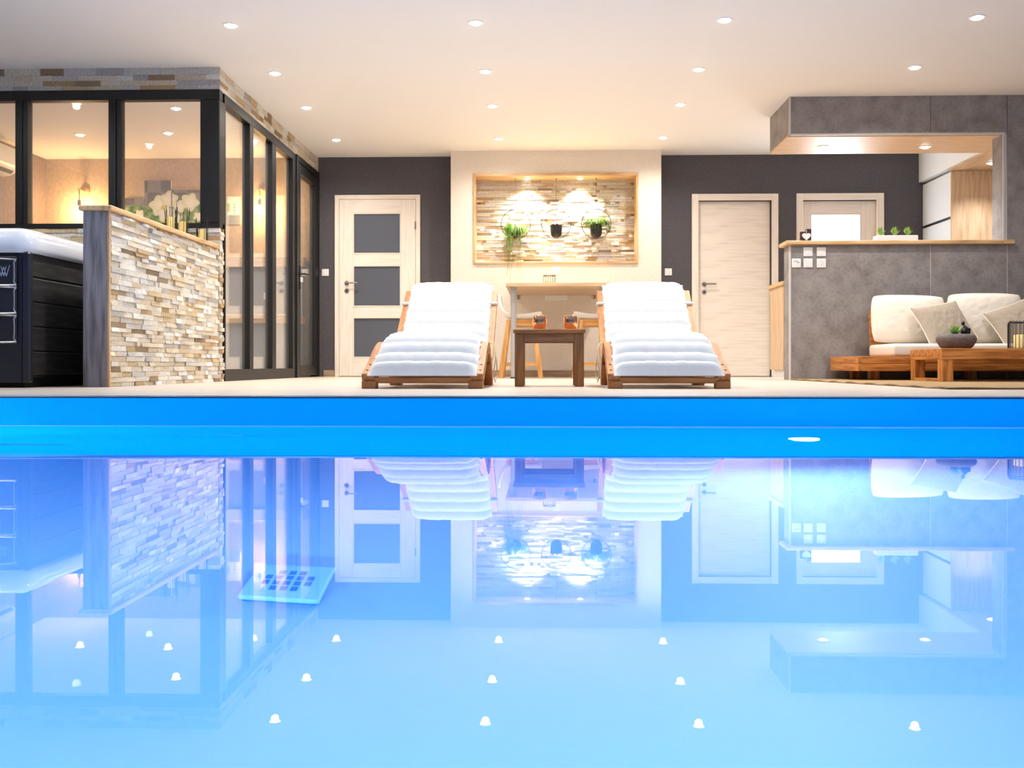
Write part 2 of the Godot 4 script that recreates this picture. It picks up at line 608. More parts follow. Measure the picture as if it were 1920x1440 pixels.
func ceiling_spots() -> void:
	var warm := Color(1.0, 0.985, 0.96)
	var clear := Color(0.985, 0.995, 1.0)
	for x in [-2.22, -0.48, 1.26, 3.0]:
		for z in [-7.12, -8.3, -9.41, -10.77]:
			if x > 2.5 and z < -9.0:
				continue
			spot(Vector3(x, CEIL, z), 0.94, warm, "small round recessed spotlight in the white ceiling over the deck", "recessed spotlights over the deck")
		for z in [-5.94]:  # unseen row added to brighten the deck edge and lounger pads
			spot(Vector3(x, CEIL, z), 1.0, clear, "added unseen recessed spotlight in the ceiling nearest the pool edge", "added spotlights by the pool edge")
	for z in [-7.12, -5.4]:
		spot(Vector3(-4.3, CEIL, z), 1.1, clear, "small round recessed spotlight in the ceiling above the whirlpool tub", "recessed spotlights above the whirlpool tub")
	for p in [Vector3(-3.45, CEIL, -9.4), Vector3(-3.9, CEIL, -10.4), Vector3(-4.85, CEIL, -10.45)]:
		spot(p, 0.6, warm, "small recessed spotlight in the ceiling inside the glazed cabin", "recessed spotlights inside the cabin")
	for p in [Vector3(-0.19, 2.255, -11.52), Vector3(0.41, 2.255, -11.52)]:
		spot(p, 1.5, Color(1.0, 0.97, 0.92), "small downlight set in the top of the wooden niche frame", "downlights of the stone niche", 58.0, 0.03)
	for p in [Vector3(2.625, 2.19, -9.62), Vector3(3.587, 2.19, -9.66), Vector3(4.55, 2.19, -10.45)]:
		spot(p, 0.8, Color(0.97, 0.97, 1.0), "cool white downlight in the wooden underside of the grey bulkhead", "downlights in the wooden bulkhead underside", 60.0)

func build_shell() -> void:
	# deck with the pool cut out
	var fl := MB.new()
	for y in [[-0.008, 0.0, 0.0], [-0.2, -0.008, 0.16]]:   # thin tiles over a slab that stops behind the pool walls
		var e: float = y[2]
		fl.ex(XL - 0.2, XR + 0.2, y[0], y[1], ZB - 0.2, PZ - e)
		fl.ex(XL - 0.2, XR + 0.2, y[0], y[1], PN + e, ZF + 0.2)
		fl.ex(XL - 0.2, PX0 - e, y[0], y[1], PZ - e, PN + e)
		fl.ex(PX1 + e, XR + 0.2, y[0], y[1], PZ - e, PN + e)
	shell("floor", fl, M["floor_tile"], "pale beige wood-look tiled deck around the pool", "floor")
	struct("ceiling", M["ceiling_white"], XL - 0.2, XR + 0.2, CEIL, CEIL + 0.2, ZB - 0.2, ZF + 0.2, "smooth white ceiling with rows of recessed spotlights", "ceiling")
	# back wall round three door openings; the left stretch is inside the cabin
	var bk := MB.new()
	var x := -2.62
	for o in [[-2.38, -1.47, 2.07], [1.765, 2.603, 2.02], [2.955, 3.80, 2.02]]:
		bk.ex(x, o[0], 0, CEIL, ZB - 0.2, ZB)
		bk.ex(o[0], o[1], o[2], CEIL, ZB - 0.2, ZB)
		x = o[1]
	bk.ex(x, XR, 0, CEIL, ZB - 0.2, ZB)
	shell("wall_back", bk, M["plaster_dark"], "dark anthracite textured plaster wall with wooden doors", "wall")
	struct("wall_cabin", M["plaster_beige"], XL, -2.62, 0, CEIL, ZB - 0.2, ZB, "beige plaster wall at the back of the glazed cabin", "wall")
	struct("wall_left", M["plaster_taupe"], XL - 0.2, XL, 0, CEIL, ZB - 0.2, ZF + 0.2, "taupe side wall seen through the cabin glass", "wall")
	struct("wall_right", M["wall_white"], XR, XR + 0.2, 0, CEIL, ZB - 0.2, ZF + 0.2, "plain white side wall beyond the sofa", "wall")
	struct("wall_front", M["wall_white"], XL - 0.2, XR + 0.2, 0, CEIL, ZF, ZF + 0.2, "plain white wall opposite the doors", "wall")
	var spans := [[-2.555, -2.43], [-1.43, -1.05], [1.31, 1.69], [2.685, 2.88], [3.88, 4.30]]
	for k in spans.size():
		var b := struct("baseboard_%s" % ["cabin", "left", "centre", "right", "kitchen"][k], M["skirting_x"], spans[k][0], spans[k][1], 0, 0.075, ZB, ZB + 0.014, ["short light wooden skirting beside the glass cabin door", "light wooden skirting between paned door and cream pier", "light wooden skirting between cream pier and plain door", "light wooden skirting between the two right-hand doors", "light wooden skirting at the kitchen cabinets"][k], "skirting")
		b.name = "baseboard_%s" % ["cabin", "left", "centre", "right", "kitchen"][k]

func build_pool() -> void:
	var t := 0.15
	var yt := -0.012
	struct("wall_pool_far", M["liner"], PX0 - t, PX1 + t, PFLOOR - t, yt, PZ - t, PZ, "bright blue liner on the far wall of the pool below the deck", "pool wall")
	struct("wall_pool_near", M["liner"], PX0 - t, PX1 + t, PFLOOR - t, yt, PN, PN + t, "bright blue liner on the near wall of the pool", "pool wall")
	struct("wall_pool_left", M["liner"], PX0 - t, PX0, PFLOOR - t, yt, PZ, PN, "bright blue liner on the pool wall at the whirlpool side", "pool wall")
	struct("wall_pool_right", M["liner"], PX1, PX1 + t, PFLOOR - t, yt, PZ, PN, "bright blue liner on the pool wall at the sofa side", "pool wall")
	struct("floor_pool", M["liner_floor_lit"], PX0, PX1, PFLOOR - t, PFLOOR, PZ, PN, "blue liner on the bottom of the pool, paled to stand for bright light", "pool floor")
	var rail := MB.new()  # dark strips painted in for the shadow gap below the deck edge
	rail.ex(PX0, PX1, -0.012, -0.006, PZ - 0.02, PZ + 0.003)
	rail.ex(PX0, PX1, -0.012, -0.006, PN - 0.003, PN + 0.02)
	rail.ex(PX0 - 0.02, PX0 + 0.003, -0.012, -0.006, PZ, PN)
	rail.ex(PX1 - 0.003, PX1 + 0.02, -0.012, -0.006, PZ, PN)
	shell("trim_1", rail, M["edge_gap_shade"], "thin dark strip standing for the shadow gap under the edge of the deck", "trim")
	struct("trim_2", M["waterline_pale"], PX0, PX1, WATER - 0.002, WATER + 0.0035, PZ, PZ + 0.002, "thin pale line along the water level on the far pool wall", "trim")
	# water: a solid block, its top with faint slow swells towards the far left
	var mb := MB.new()
	var x0 := PX0 - 0.002
	var x1 := PX1 + 0.002
	var z0 := PZ - 0.002
	var z1 := PN + 0.002
	var rows := []
	var nz := 260
	var nx := 110
	for j in nz + 1:
		var row := PackedVector3Array()
		var z := lerpf(z0, z1, float(j) / nz)
		for i in nx + 1:
			var x := lerpf(x0, x1, float(i) / nx)
			row.append(Vector3(x, WATER + swell(x, z), z))
		rows.append(row)
	mb.grid(rows)
	for i in mb.n.size():
		if mb.n[i].y < 0.0:
			mb.n[i] = -mb.n[i]
	mb.ix.clear()
	for j in nz:
		for i in nx:
			var a := j * (nx + 1) + i
			mb.tri(a, a + nx + 1, a + nx + 2)
			mb.tri(a, a + nx + 2, a + 1)
	var y := PFLOOR - 0.002
	mb.quad(Vector3(x0, y, z0), Vector3(x1, y, z0), Vector3(x1, y, z1), Vector3(x0, y, z1), Vector3.DOWN)
	mb.quad(Vector3(x0, y, z0), Vector3(x1, y, z0), Vector3(x1, WATER, z0), Vector3(x0, WATER, z0), Vector3.FORWARD)
	mb.quad(Vector3(x0, y, z1), Vector3(x1, y, z1), Vector3(x1, WATER, z1), Vector3(x0, WATER, z1), Vector3.BACK)
	mb.quad(Vector3(x0, y, z0), Vector3(x0, y, z1), Vector3(x0, WATER, z1), Vector3(x0, WATER, z0), Vector3.LEFT)
	mb.quad(Vector3(x1, y, z0), Vector3(x1, y, z1), Vector3(x1, WATER, z1), Vector3(x1, WATER, z0), Vector3.RIGHT)
	var wo := fin(self, "pool_water", mb, M["water"])
	tag(wo, "still blue pool water mirroring the room", "water")
	wo.set_meta("kind", "stuff")
	# underwater lamps; those in the near wall are unseen, added to light the liner
	for p in [[Vector3(1.118, -0.734, PZ), 0.0, 1.5], [Vector3(-1.7, -0.734, PN), PI, 1.9], [Vector3(1.7, -0.734, PN), PI, 1.9], [Vector3(0.0, -0.734, PN), PI, 1.9], [Vector3(PX0, -0.734, -3.4), PI / 2, 1.7]]:
		var far: bool = p[1] == 0.0
		var side: bool = p[1] == PI / 2
		var l := thing("pool_light", "bright twin underwater lamp in the far pool wall" if far else "twin underwater lamp in the pool wall at the whirlpool side" if side else "added unseen twin underwater lamp in the near pool wall", "pool light", p[0], p[1], "" if far or side else "added lamps in the near pool wall")
		var ring := MB.new()
		ring.xf = Transform3D(Basis(Vector3.RIGHT, PI / 2), Vector3())
		ring.lathe([Vector2(0.0, 0.003), Vector2(0.066, 0.003), Vector2(0.068, 0.022), Vector2(0.088, 0.018), Vector2(0.092, 0.0)], 28)
		fin(l, "lamp_ring", ring, M["liner"])
		for q in [-0.056, 0.056]:
			var lens := MB.new()
			lens.xf = Transform3D(ring.xf.basis, Vector3(q, 0, 0.004))
			lens.lathe([Vector2(0.024, 0.0), Vector2(0.020, 0.012), Vector2(0.012, 0.018), Vector2(0.0, 0.020)], 20)
			fin(l, "lamp_lens", lens, M["pool_lens"])
		var s := SpotLight3D.new()
		s.name = "lamp_beam"
		s.light_color = Color(0.88, 0.96, 1.0)
		s.light_energy = p[2]
		s.light_size = 0.06
		s.spot_angle = 85.0
		s.spot_angle_attenuation = 0.6
		s.spot_attenuation = 2.0
		s.spot_range = 20.0
		s.shadow_enabled = true
		l.add_child(s, true)
		s.position = Vector3(0, 0, 0.04)
		s.rotation.y = PI
	# drain on the pool bottom
	var d := thing("pool_drain", "square pale drain plate with dark slots on the pool bottom", "drain", Vector3(-0.675, PFLOOR, -2.66))
	bx(d, "plate", M["drain_blue"], -0.105, 0.105, 0.012, 0.035, -0.11, 0.11, 0.006)
	bx(d, "collar", M["drain_slot"], -0.095, 0.095, 0.0, 0.0125, -0.1, 0.1, 0.0)
	for i in 5:
		for j in 4:
			if (i == 0 or i == 4) and (j == 0 or j == 3):
				continue
			bx(d, "slot", M["drain_slot"], -0.066 + i * 0.028, -0.048 + i * 0.028, 0.0345, 0.036, -0.066 + j * 0.034, -0.04 + j * 0.034, 0.0)

func swell(x: float, z: float) -> float:
	var d := maxf(z - PZ, 0.0)
	var e := exp(-pow((x + 2.7) / 1.9, 2.0) - pow(d / 0.95, 2.0)) * (1.0 - exp(-d / 0.06))
	return e * (0.007 * cos(7.0 * d + 0.8 * (x + 2.0)) + 0.002 * sin(19.0 * d - 1.3 * x)) + 0.00006 * sin(z * 4.3 + x * 1.7)

# split-face stones on a rectangle: nearest ones are parts, the rest one joined part
func stones(parent: Node3D, origin: Vector3, along: Vector3, out: Vector3, w: float, h: float, row_h: Vector2, len_r: Vector2, most: int, weights: Array, depth := Vector2(0.008, 0.024)) -> void:
	var lots := []
	var y := 0.0
	while y < h - 0.004:
		var rh := minf(rng.randf_range(row_h.x, row_h.y), h - y)
		if h - y - rh < row_h.x * 0.6:
			rh = h - y
		var x := 0.0
		while x < w - 0.004:
			var ln := rng.randf_range(len_r.x, len_r.y)
			if w - x - ln < len_r.x * 0.6:
				ln = w - x
			lots.append([x, y, minf(ln, w - x), rh, rng.randf_range(depth.x, depth.y), pick(weights), rng.randi() % 5])
			x += ln
		y += rh
	var eye := Vector3(0, CY, 0)
	for s in lots:
		s.append((origin + along * (s[0] + s[2] / 2) + Vector3.UP * (s[1] + s[3] / 2)).distance_squared_to(eye) / (s[2] * s[3]))
	lots.sort_custom(func(a, b): return a[7] < b[7])
	var rest := MB.new()
	rest.use_col = true
	for i in lots.size():
		var s: Array = lots[i]
		var c: Vector3 = origin + along * (s[0] + s[2] / 2) + Vector3.UP * (s[1] + s[3] / 2)
		var b := Basis(along * (s[2] - 0.0016), Vector3.UP * (s[3] - 0.0016), out * s[4])
		if i < most:
			var o := MeshInstance3D.new()
			o.mesh = stone_mesh(s[6])
			o.material_override = M["stone_%d" % s[5]]
			o.name = "stone"
			parent.add_child(o, true)
			o.transform = Transform3D(b, c - parent.position)
		else:
			rest.tint = stone_color(s[5])
			rest.xf = Transform3D(b, c - parent.position)
			stone_into(rest, s[6])
	if lots.size() > most:
		var r := fin(parent, "small_stones", rest, M["stone_mixed"])
		r.set_meta("kind", "stuff")

func stone_color(k: int) -> Color:
	var cols := [Color(0.92, 0.87, 0.79), Color(0.945, 0.925, 0.885), Color(0.88, 0.815, 0.715), Color(0.83, 0.81, 0.785), Color(0.85, 0.755, 0.60), Color(0.74, 0.62, 0.46), Color(0.74, 0.72, 0.695), Color(0.62, 0.53, 0.41)]
	return cols[k].srgb_to_linear()

func pick(weights: Array) -> int:
	var sum := 0.0
	for w in weights:
		sum += w
	var r := rng.randf() * sum
	for k in weights.size():
		r -= weights[k]
		if r <= 0.0:
			return k
	return 0

func stone_into(mb: MB, variant: int) -> void:
	var r := RandomNumberGenerator.new()
	r.seed = 100 + variant
	var f := []
	for j in 2:
		var row := []
		for i in 3:
			row.append(Vector3(-0.5 + i * 0.5 + (r.randf_range(-0.2, 0.2) if i == 1 else 0.0), -0.5 + j, 1.0 + r.randf_range(-0.35, 0.0)))
		f.append(row)
	for i in 2:
		mb.face(f[0][i], f[0][i + 1], f[1][i + 1], f[1][i], Vector3(0, 0, 1))
	var bk := func(p: Vector3): return Vector3(p.x, p.y, 0.0)
	for i in 2:
		mb.face(f[0][i], f[0][i + 1], bk.call(f[0][i + 1]), bk.call(f[0][i]), Vector3(0, -1, 0))
		mb.face(f[1][i], f[1][i + 1], bk.call(f[1][i + 1]), bk.call(f[1][i]), Vector3(0, 1, 0))
	mb.face(f[0][0], f[1][0], bk.call(f[1][0]), bk.call(f[0][0]), Vector3(-1, 0, 0))
	mb.face(f[0][2], f[1][2], bk.call(f[1][2]), bk.call(f[0][2]), Vector3(1, 0, 0))

func stone_mesh(variant: int) -> Mesh:
	var key := "stone%d" % variant
	if not boxes.has(key):
		var mb := MB.new()
		stone_into(mb, variant)
		boxes[key] = mb.mesh()
	return boxes[key]

func build_niche() -> void:
	# cream pier standing 30 cm proud of the wall, with a framed niche
	var zf := -11.39
	var n := [-0.775, 1.035, 1.29, 2.265]
	var mb := MB.new()
	mb.ex(-1.05, n[0], 0, CEIL, ZB, zf)
	mb.ex(n[1], 1.312, 0, CEIL, ZB, zf)
	mb.ex(n[0], n[1], 0, n[2], ZB, zf)
	mb.ex(n[0], n[1], n[3], CEIL, ZB, zf)
	mb.ex(n[0], n[1], n[2], n[3], ZB, -11.665)
	var p := shell("wall_pier", mb, M["plaster_cream"], "cream plaster pier projecting from the dark wall with a stone niche", "wall")
	stones(p, Vector3(n[0], n[2], -11.665), Vector3.RIGHT, Vector3.BACK, n[1] - n[0], n[3] - n[2], Vector2(0.021, 0.034), Vector2(0.08, 0.24), 300, [6, 5, 4, 2, 1.6, 0.7, 0.6, 0.35])
	struct("baseboard_pier", M["skirting_x"], -1.05, 1.312, 0, 0.075, zf, zf + 0.014, "brownish skirting along the foot of the cream pier", "skirting")
	var f := thing("niche_frame", "light oak frame lining the stone niche in the cream pier", "frame", Vector3(0.13, 1.272, zf))
	bw(f, "side_board", M["oak_y"], -0.795, n[0] + 0.003, 1.272, 2.287, -11.66, zf + 0.022)
	bw(f, "side_board", M["oak_y"], n[1] - 0.003, 1.055, 1.272, 2.287, -11.66, zf + 0.022)
	bw(f, "bottom_board", M["oak_x"], n[0] + 0.003, n[1] - 0.003, 1.272, n[2] + 0.004, -11.66, zf + 0.022)
	bw(f, "top_board", M["oak_x"], n[0] + 0.003, n[1] - 0.003, 2.256, 2.287, -11.66, zf + 0.022)

func casing(t: Node3D, x0: float, x1: float, top: float, w: float) -> void:
	bw(t, "door_frame", M["door_wood_y"], x0, x0 + w, 0, top, ZB - 0.11, ZB + 0.016)
	bw(t, "door_frame", M["door_wood_y"], x1 - w, x1, 0, top, ZB - 0.11, ZB + 0.016)
	bw(t, "door_frame", M["door_wood_x"], x0 + w, x1 - w, top - w, top, ZB - 0.11, ZB + 0.016)

func lever(t: Node3D, at: Vector3) -> void:
	var h := MB.new()
	h.xf = Transform3D(Basis(Vector3.RIGHT, PI / 2), at)
	h.lathe([Vector2(0.0, 0.012), Vector2(0.024, 0.012), Vector2(0.026, 0.0)], 20)
	h.lathe([Vector2(0.0, 0.05), Vector2(0.010, 0.05), Vector2(0.010, 0.0)], 12)
	h.xf = Transform3D()
	h.tube([at + Vector3(-0.005, 0, 0.047), at + Vector3(0.13, 0, 0.047)], 0.009, 10)
	fin(t, "door_handle", h, M["nickel"]).position -= t.position
	var k := MB.new()
	k.xf = Transform3D(Basis(Vector3.RIGHT, PI / 2), at + Vector3(0, -0.09, 0))
	k.lathe([Vector2(0.0, 0.010), Vector2(0.024, 0.010), Vector2(0.026, 0.0)], 20)
	var ks := fin(t, "keyhole_plate", k, M["nickel"])
	ks.position -= t.position
	bx(ks, "keyhole", M["rubber"], at.x - 0.004, at.x + 0.004, at.y - 0.103, at.y - 0.08, at.z + 0.0095, at.z + 0.0112, 0.0)

func paned_leaf(t: Node3D, x0: float, x1: float, top: float, zf: float, px0: float, px1: float, rows: Array, pane: Material) -> void:
	# stiles, rails and three panes with beads
	bw(t, "door_stile", M["door_wood_y"], x0, px0, 0.006, top, zf - 0.04, zf)
	bw(t, "door_stile", M["door_wood_y"], px1, x1, 0.006, top, zf - 0.04, zf)
	var y := top
	for r in rows:
		bw(t, "door_rail", M["door_wood_x"], px0, px1, r[0], y, zf - 0.04, zf)
		var g := bw(t, "pane", pane, px0, px1, r[1], r[0], zf - 0.024, zf - 0.014, 0.0)
		for b in [[px0, px1, r[0] - 0.012, r[0]], [px0, px1, r[1], r[1] + 0.012], [px0, px0 + 0.012, r[1] + 0.012, r[0] - 0.012], [px1 - 0.012, px1, r[1] + 0.012, r[0] - 0.012]]:
			var e := bx(g, "bead", M["door_wood_x"], b[0], b[1], b[2], b[3], zf - 0.014, zf + 0.004, 0.002)
			e.position -= t.position + g.position
		y = r[1]
	bw(t, "door_rail", M["door_wood_x"], px0, px1, 0.006, y, zf - 0.04, zf)

func build_doors() -> void:
	var d1 := thing("door_1", "pale wooden door with three stacked grey frosted panes", "door", Vector3(-1.93, 0, ZB))
	d1.set_meta("kind", "structure")
	casing(d1, -2.425, -1.432, 2.105, 0.05)
	paned_leaf(d1, -2.372, -1.485, 2.052, ZB + 0.012, -2.213, -1.655, [[1.895, 1.422], [1.288, 0.811], [0.687, 0.218]], M["frosted_grey"])
	lever(d1, Vector3(-2.285, 1.084, ZB + 0.012))
	for y in [1.75, 0.3]:
		bw(d1, "hinge", M["nickel"], -1.492, -1.478, y - 0.045, y + 0.045, ZB + 0.012, ZB + 0.026, 0.004)
	var d2 := thing("door_2", "plain pale wooden door with lever handle right of the cream pier", "door", Vector3(2.187, 0, ZB))
	d2.set_meta("kind", "structure")
	casing(d2, 1.695, 2.679, 2.096, 0.075)
	var leaf := bw(d2, "door_leaf", M["door_wood_x"], 1.772, 2.598, 0.006, 2.018, ZB - 0.095, ZB - 0.055)
	leaf.name = "door_leaf"
	lever(d2, Vector3(1.845, 1.066, ZB - 0.055))
	var d3 := thing("door_3", "pale wooden door with a brightly lit pane behind the bar ledge", "door", Vector3(3.38, 0, ZB))
	d3.set_meta("kind", "structure")
	casing(d3, 2.885, 3.874, 2.096, 0.075)
	paned_leaf(d3, 2.962, 3.797, 2.018, ZB - 0.055, 3.06, 3.633, [[1.869, 1.42], [1.288, 0.811], [0.687, 0.218]], M["lit_window"])
	lever(d3, Vector3(3.03, 1.066, ZB - 0.055))
	var al := AreaLight3D.new()
	al.name = "window_glow"
	al.area_size = Vector2(0.5, 0.4)
	al.light_energy = 0.5
	al.light_color = Color(0.9, 0.95, 1.0)
	al.area_range = 15.0
	al.shadow_enabled = true
	d3.add_child(al, true)
	al.position = Vector3(-0.03, 1.64, 0.0)
	al.rotation.y = PI
	# switches on the dark wall, socket on the pier
	switch_plate(Vector3(-2.537, 1.208, ZB), "white light switch on the dark wall beside the paned door", "light switch", 0)
	switch_plate(Vector3(1.427, 1.203, ZB), "white light switch on the dark wall beside the plain door", "light switch", 0)
	switch_plate(Vector3(0.137, 1.195, -11.39), "white wall socket under the stone niche", "socket", 1)

func switch_plate(at: Vector3, label: String, category: String, style: int, group := "") -> Node3D:
	var t := thing("wall_socket" if style == 1 else "light_switch", label, category, at, 0.0, group)
	bx(t, "plate", M["white_plastic"], -0.0405, 0.0405, -0.0405, 0.0405, 0.0, 0.009, 0.003)
	if style == 1:
		var mb := MB.new()
		mb.xf = Transform3D(Basis(Vector3.RIGHT, PI / 2), Vector3(0, 0, 0.0))
		mb.lathe([Vector2(0.0, 0.0092), Vector2(0.019, 0.0092), Vector2(0.020, 0.012), Vector2(0.023, 0.012), Vector2(0.0235, 0.009)], 20)
		fin(t, "socket_ring", mb, M["white_plastic"])
		for x in [-0.0095, 0.0095]:
			bx(t, "socket_hole", M["dark_print"], x - 0.0025, x + 0.0025, -0.0025, 0.0025, 0.009, 0.0098, 0.0)
	else:
		bx(t, "rocker", M["white_lacquer"], -0.028, 0.028, -0.028, 0.028, 0.0085, 0.0125, 0.002, Vector3(0.03, 0, 0))
	return t

func build_cabin() -> void:
	var bf: Material = M["black_frame"]
	var zf := -8.11
	# stone clad fascia above the glass and low wall below it
	var fa := MB.new()
	fa.ex(XL, -2.645, 2.365, CEIL, zf - 0.1, zf - 0.024)
	fa.ex(-2.72, -2.645, 2.365, CEIL, ZB, zf - 0.1)
	var fo := shell("wall_fascia", fa, M["plaster_beige"], "band of split stone above the black cabin frames", "stone fascia")
	var dark := [3, 3, 3, 4, 2, 1.6, 3, 1.2]
	stones(fo, Vector3(XL, 2.365, zf - 0.024), Vector3.RIGHT, Vector3.BACK, -2.62 - XL, CEIL - 2.365, Vector2(0.034, 0.046), Vector2(0.12, 0.32), 100, dark)
	stones(fo, Vector3(-2.645, 2.365, zf - 0.02), Vector3.FORWARD, Vector3.RIGHT, zf - 0.02 - ZB, CEIL - 2.365, Vector2(0.034, 0.046), Vector2(0.12, 0.32), 120, [5, 4, 4, 2, 2, 1.2, 1, 0.8])
	var low := MB.new()
	low.ex(XL, -2.645, 0, 1.244, zf - 0.12, zf - 0.024)
	var lo := shell("wall_sill", low, M["plaster_beige"], "low stone clad wall under the cabin's front glass", "stone wall")
	stones(lo, Vector3(XL, 0.86, zf - 0.024), Vector3.RIGHT, Vector3.BACK, -2.62 - XL, 1.244 - 0.86, Vector2(0.026, 0.04), Vector2(0.10, 0.28), 200, [5, 3, 4, 3, 2.5, 1.5, 1, 0.6])
	stones(lo, Vector3(-2.645, 0.0, zf - 0.02), Vector3.FORWARD, Vector3.RIGHT, 0.1, 1.244, Vector2(0.026, 0.04), Vector2(0.05, 0.1), 90, [5, 4, 4, 2, 2, 1.2, 1, 0.6], Vector2(0.012, 0.034))
	# front glazing
	var g := thing("cabin_front_window", "black framed glass front of the cabin facing the pool", "glazing", Vector3(-4.2, 1.244, zf))
	bw(g, "top_rail", bf, XL, -2.62, 2.283, 2.365, zf - 0.08, zf)
	bw(g, "bottom_rail", bf, XL, -2.62, 1.244, 1.284, zf - 0.08, zf)
	var px := [XL, -5.07, -4.195, -3.427]
	var pe := [-5.17, -4.30, -3.532, -2.78]
	for m in [[-5.17, -5.07], [-4.30, -4.195], [-3.532, -3.427]]:
		bw(g, "mullion", bf, m[0], m[1], 1.284, 2.283, zf - 0.08, zf)
		bw(g, "mullion_fin", bf, (m[0] + m[1]) / 2 - 0.012, (m[0] + m[1]) / 2 + 0.012, 1.284, 2.283, zf, zf + 0.012, 0.002)
	bw(g, "corner_post", bf, -2.78, -2.62, 1.284, 2.283, zf - 0.14, zf, 0.006)
	for k in 4:
		bw(g, "pane", M["glass"], px[k], pe[k], 1.284, 2.283, zf - 0.05, zf - 0.042, 0.0)
	# side glazing with the door at its far end
	var s := thing("cabin_side_window", "row of tall black framed panes beside the cabin door", "glazing", Vector3(-2.655, 0, -9.4))
	bw(s, "top_rail", bf, -2.69, -2.62, 2.283, 2.365, -10.62, zf - 0.14)
	bw(s, "bottom_rail", bf, -2.69, -2.62, 0.0, 0.10, -10.62, zf - 0.14)
	bw(s, "post", bf, -2.69, -2.62, 0.10, 2.283, -8.272, -8.25)
	for z in [[-9.067, -8.954], [-9.843, -9.707], [-10.62, -10.50]]:
		bw(s, "mullion", bf, -2.69, -2.62, 0.10, 2.283, z[0], z[1])
	for z in [[-8.954, -8.272], [-9.707, -9.067], [-10.50, -9.843]]:
		bw(s, "pane", M["glass"], -2.672, -2.664, 0.10, 2.283, z[0], z[1], 0.0)
	var d := thing("cabin_door", "black framed glass door of the cabin with lever handle", "door", Vector3(-2.655, 0, -11.15))
	bw(d, "jamb", bf, -2.70, -2.605, 0.0, 2.30, -10.70, -10.625)
	bw(d, "jamb", bf, -2.70, -2.605, 0.0, 2.30, ZB, -11.63)
	bw(d, "lintel", bf, -2.70, -2.605, 2.30, 2.365, ZB, -10.625)
	bw(d, "stile", bf, -2.685, -2.61, 0.02, 2.29, -10.80, -10.71)
	bw(d, "stile", bf, -2.685, -2.61, 0.02, 2.29, -11.62, -11.53)
	bw(d, "rail", bf, -2.685, -2.61, 2.19, 2.29, -11.53, -10.80)
	bw(d, "rail", bf, -2.685, -2.61, 0.02, 0.13, -11.53, -10.80)
	bw(d, "pane", M["glass"], -2.662, -2.654, 0.13, 2.19, -11.53, -10.80, 0.0)
	bw(d, "handle_plate", M["black_matt"], -2.61, -2.602, 0.94, 1.20, -10.775, -10.74, 0.003)
	var hb := MB.new()
	hb.tube([Vector3(-2.605, 1.11, -10.757), Vector3(-2.555, 1.11, -10.757), Vector3(-2.552, 1.11, -10.90)], 0.010, 8)
	fin(d, "door_handle", hb, M["black_matt"]).position -= d.position
	bw(d, "lock_cover", M["white_plastic"], -2.61, -2.585, 1.02, 1.075, -10.80, -10.75, 0.004)
	# what stands and hangs inside
	for x in [-5.36, -3.26]:
		var w := thing("wall_sconce", "wooden wall lamp with hanging bulb left of the flower canvases" if x < -4 else "wooden wall lamp with hanging bulb behind the tall side panes", "wall lamp", Vector3(x, 2.16, ZB))
		var kb := MB.new()
		kb.xf = Transform3D(Basis(Vector3.RIGHT, PI / 2), Vector3())
		kb.lathe([Vector2(0.0, 0.03), Vector2(0.045, 0.028), Vector2(0.055, 0.015), Vector2(0.055, 0.0)], 20)
		fin(w, "wall_plate", kb, M["oak_x"])
		var arm := MB.new()
		arm.tube([Vector3(0, 0, 0.02), Vector3(0, 0.0, 0.17)], 0.012, 10)
		fin(w, "arm", arm, M["oak_z"])
		var cd := MB.new()
		cd.tube([Vector3(0, 0, 0.16), Vector3(0, -0.14, 0.16)], 0.004, 6)
		fin(w, "cord", cd, M["black_matt"])
		var so := MB.new()
		so.lathe([Vector2(0.0, -0.12), Vector2(0.018, -0.125), Vector2(0.02, -0.19), Vector2(0.0, -0.19)], 14, Vector3(0, 0, 0.16))
		fin(w, "bulb_socket", so, M["nickel"])
		var bu := MB.new()
		var pr := []
		for k in 11:
			var a := PI * k / 10
			pr.append(Vector2(0.045 * sin(a) + 0.0001, -0.245 + 0.055 * cos(a)))
		bu.lathe(pr, 16, Vector3(0, 0, 0.16))
		fin(w, "light_bulb", bu, M["bulb_glow"])
		var ol := OmniLight3D.new()
		ol.name = "bulb_light"
		ol.light_color = Color(1.0, 0.80, 0.52)
		ol.light_energy = 0.30
		ol.light_size = 0.045
		ol.omni_range = 15.0
		ol.omni_attenuation = 2.0
		ol.shadow_enabled = true
		w.add_child(ol, true)
		ol.position = Vector3(0, -0.245, 0.16)
	canvases()
	var po := thing("wall_poster", "small pale poster with grey lower band and dotted column", "poster", Vector3(-3.606, 1.766, ZB))
	bx(po, "backing", M["white_plastic"], -0.078, 0.078, 0.0, 0.329, 0.0, 0.012)
	bx(po, "grey_band", M["bench_grey"], -0.074, 0.074, 0.004, 0.11, 0.011, 0.0135, 0.0)
	bx(po, "yellow_patch", M["leaf_light"], -0.074, -0.045, 0.15, 0.25, 0.011, 0.0135, 0.0)
	for k in 4:
		bx(po, "dot", M["dark_print"], 0.0, 0.016, 0.125 + k * 0.035, 0.14 + k * 0.035, 0.011, 0.0135, 0.0)
	var cb := thing("storage_bench", "grey storage bench with two thick beige boards behind the side panes", "bench", Vector3(-3.42, 0, ZB + 0.006))
	bx(cb, "plinth", M["plaster_beige"], -0.62, 0.62, 0.0, 0.1, 0.02, 0.46)
	bx(cb, "lower_front", M["bench_grey"], -0.64, 0.64, 0.1, 0.60, 0.0, 0.45)
	bx(cb, "seat_board", M["pale_oak_x"], -0.66, 0.66, 0.60, 0.70, 0.0, 0.5, 0.008)
	bx(cb, "upper_front", M["bench_grey"], -0.64, 0.64, 0.70, 1.26, 0.0, 0.10)
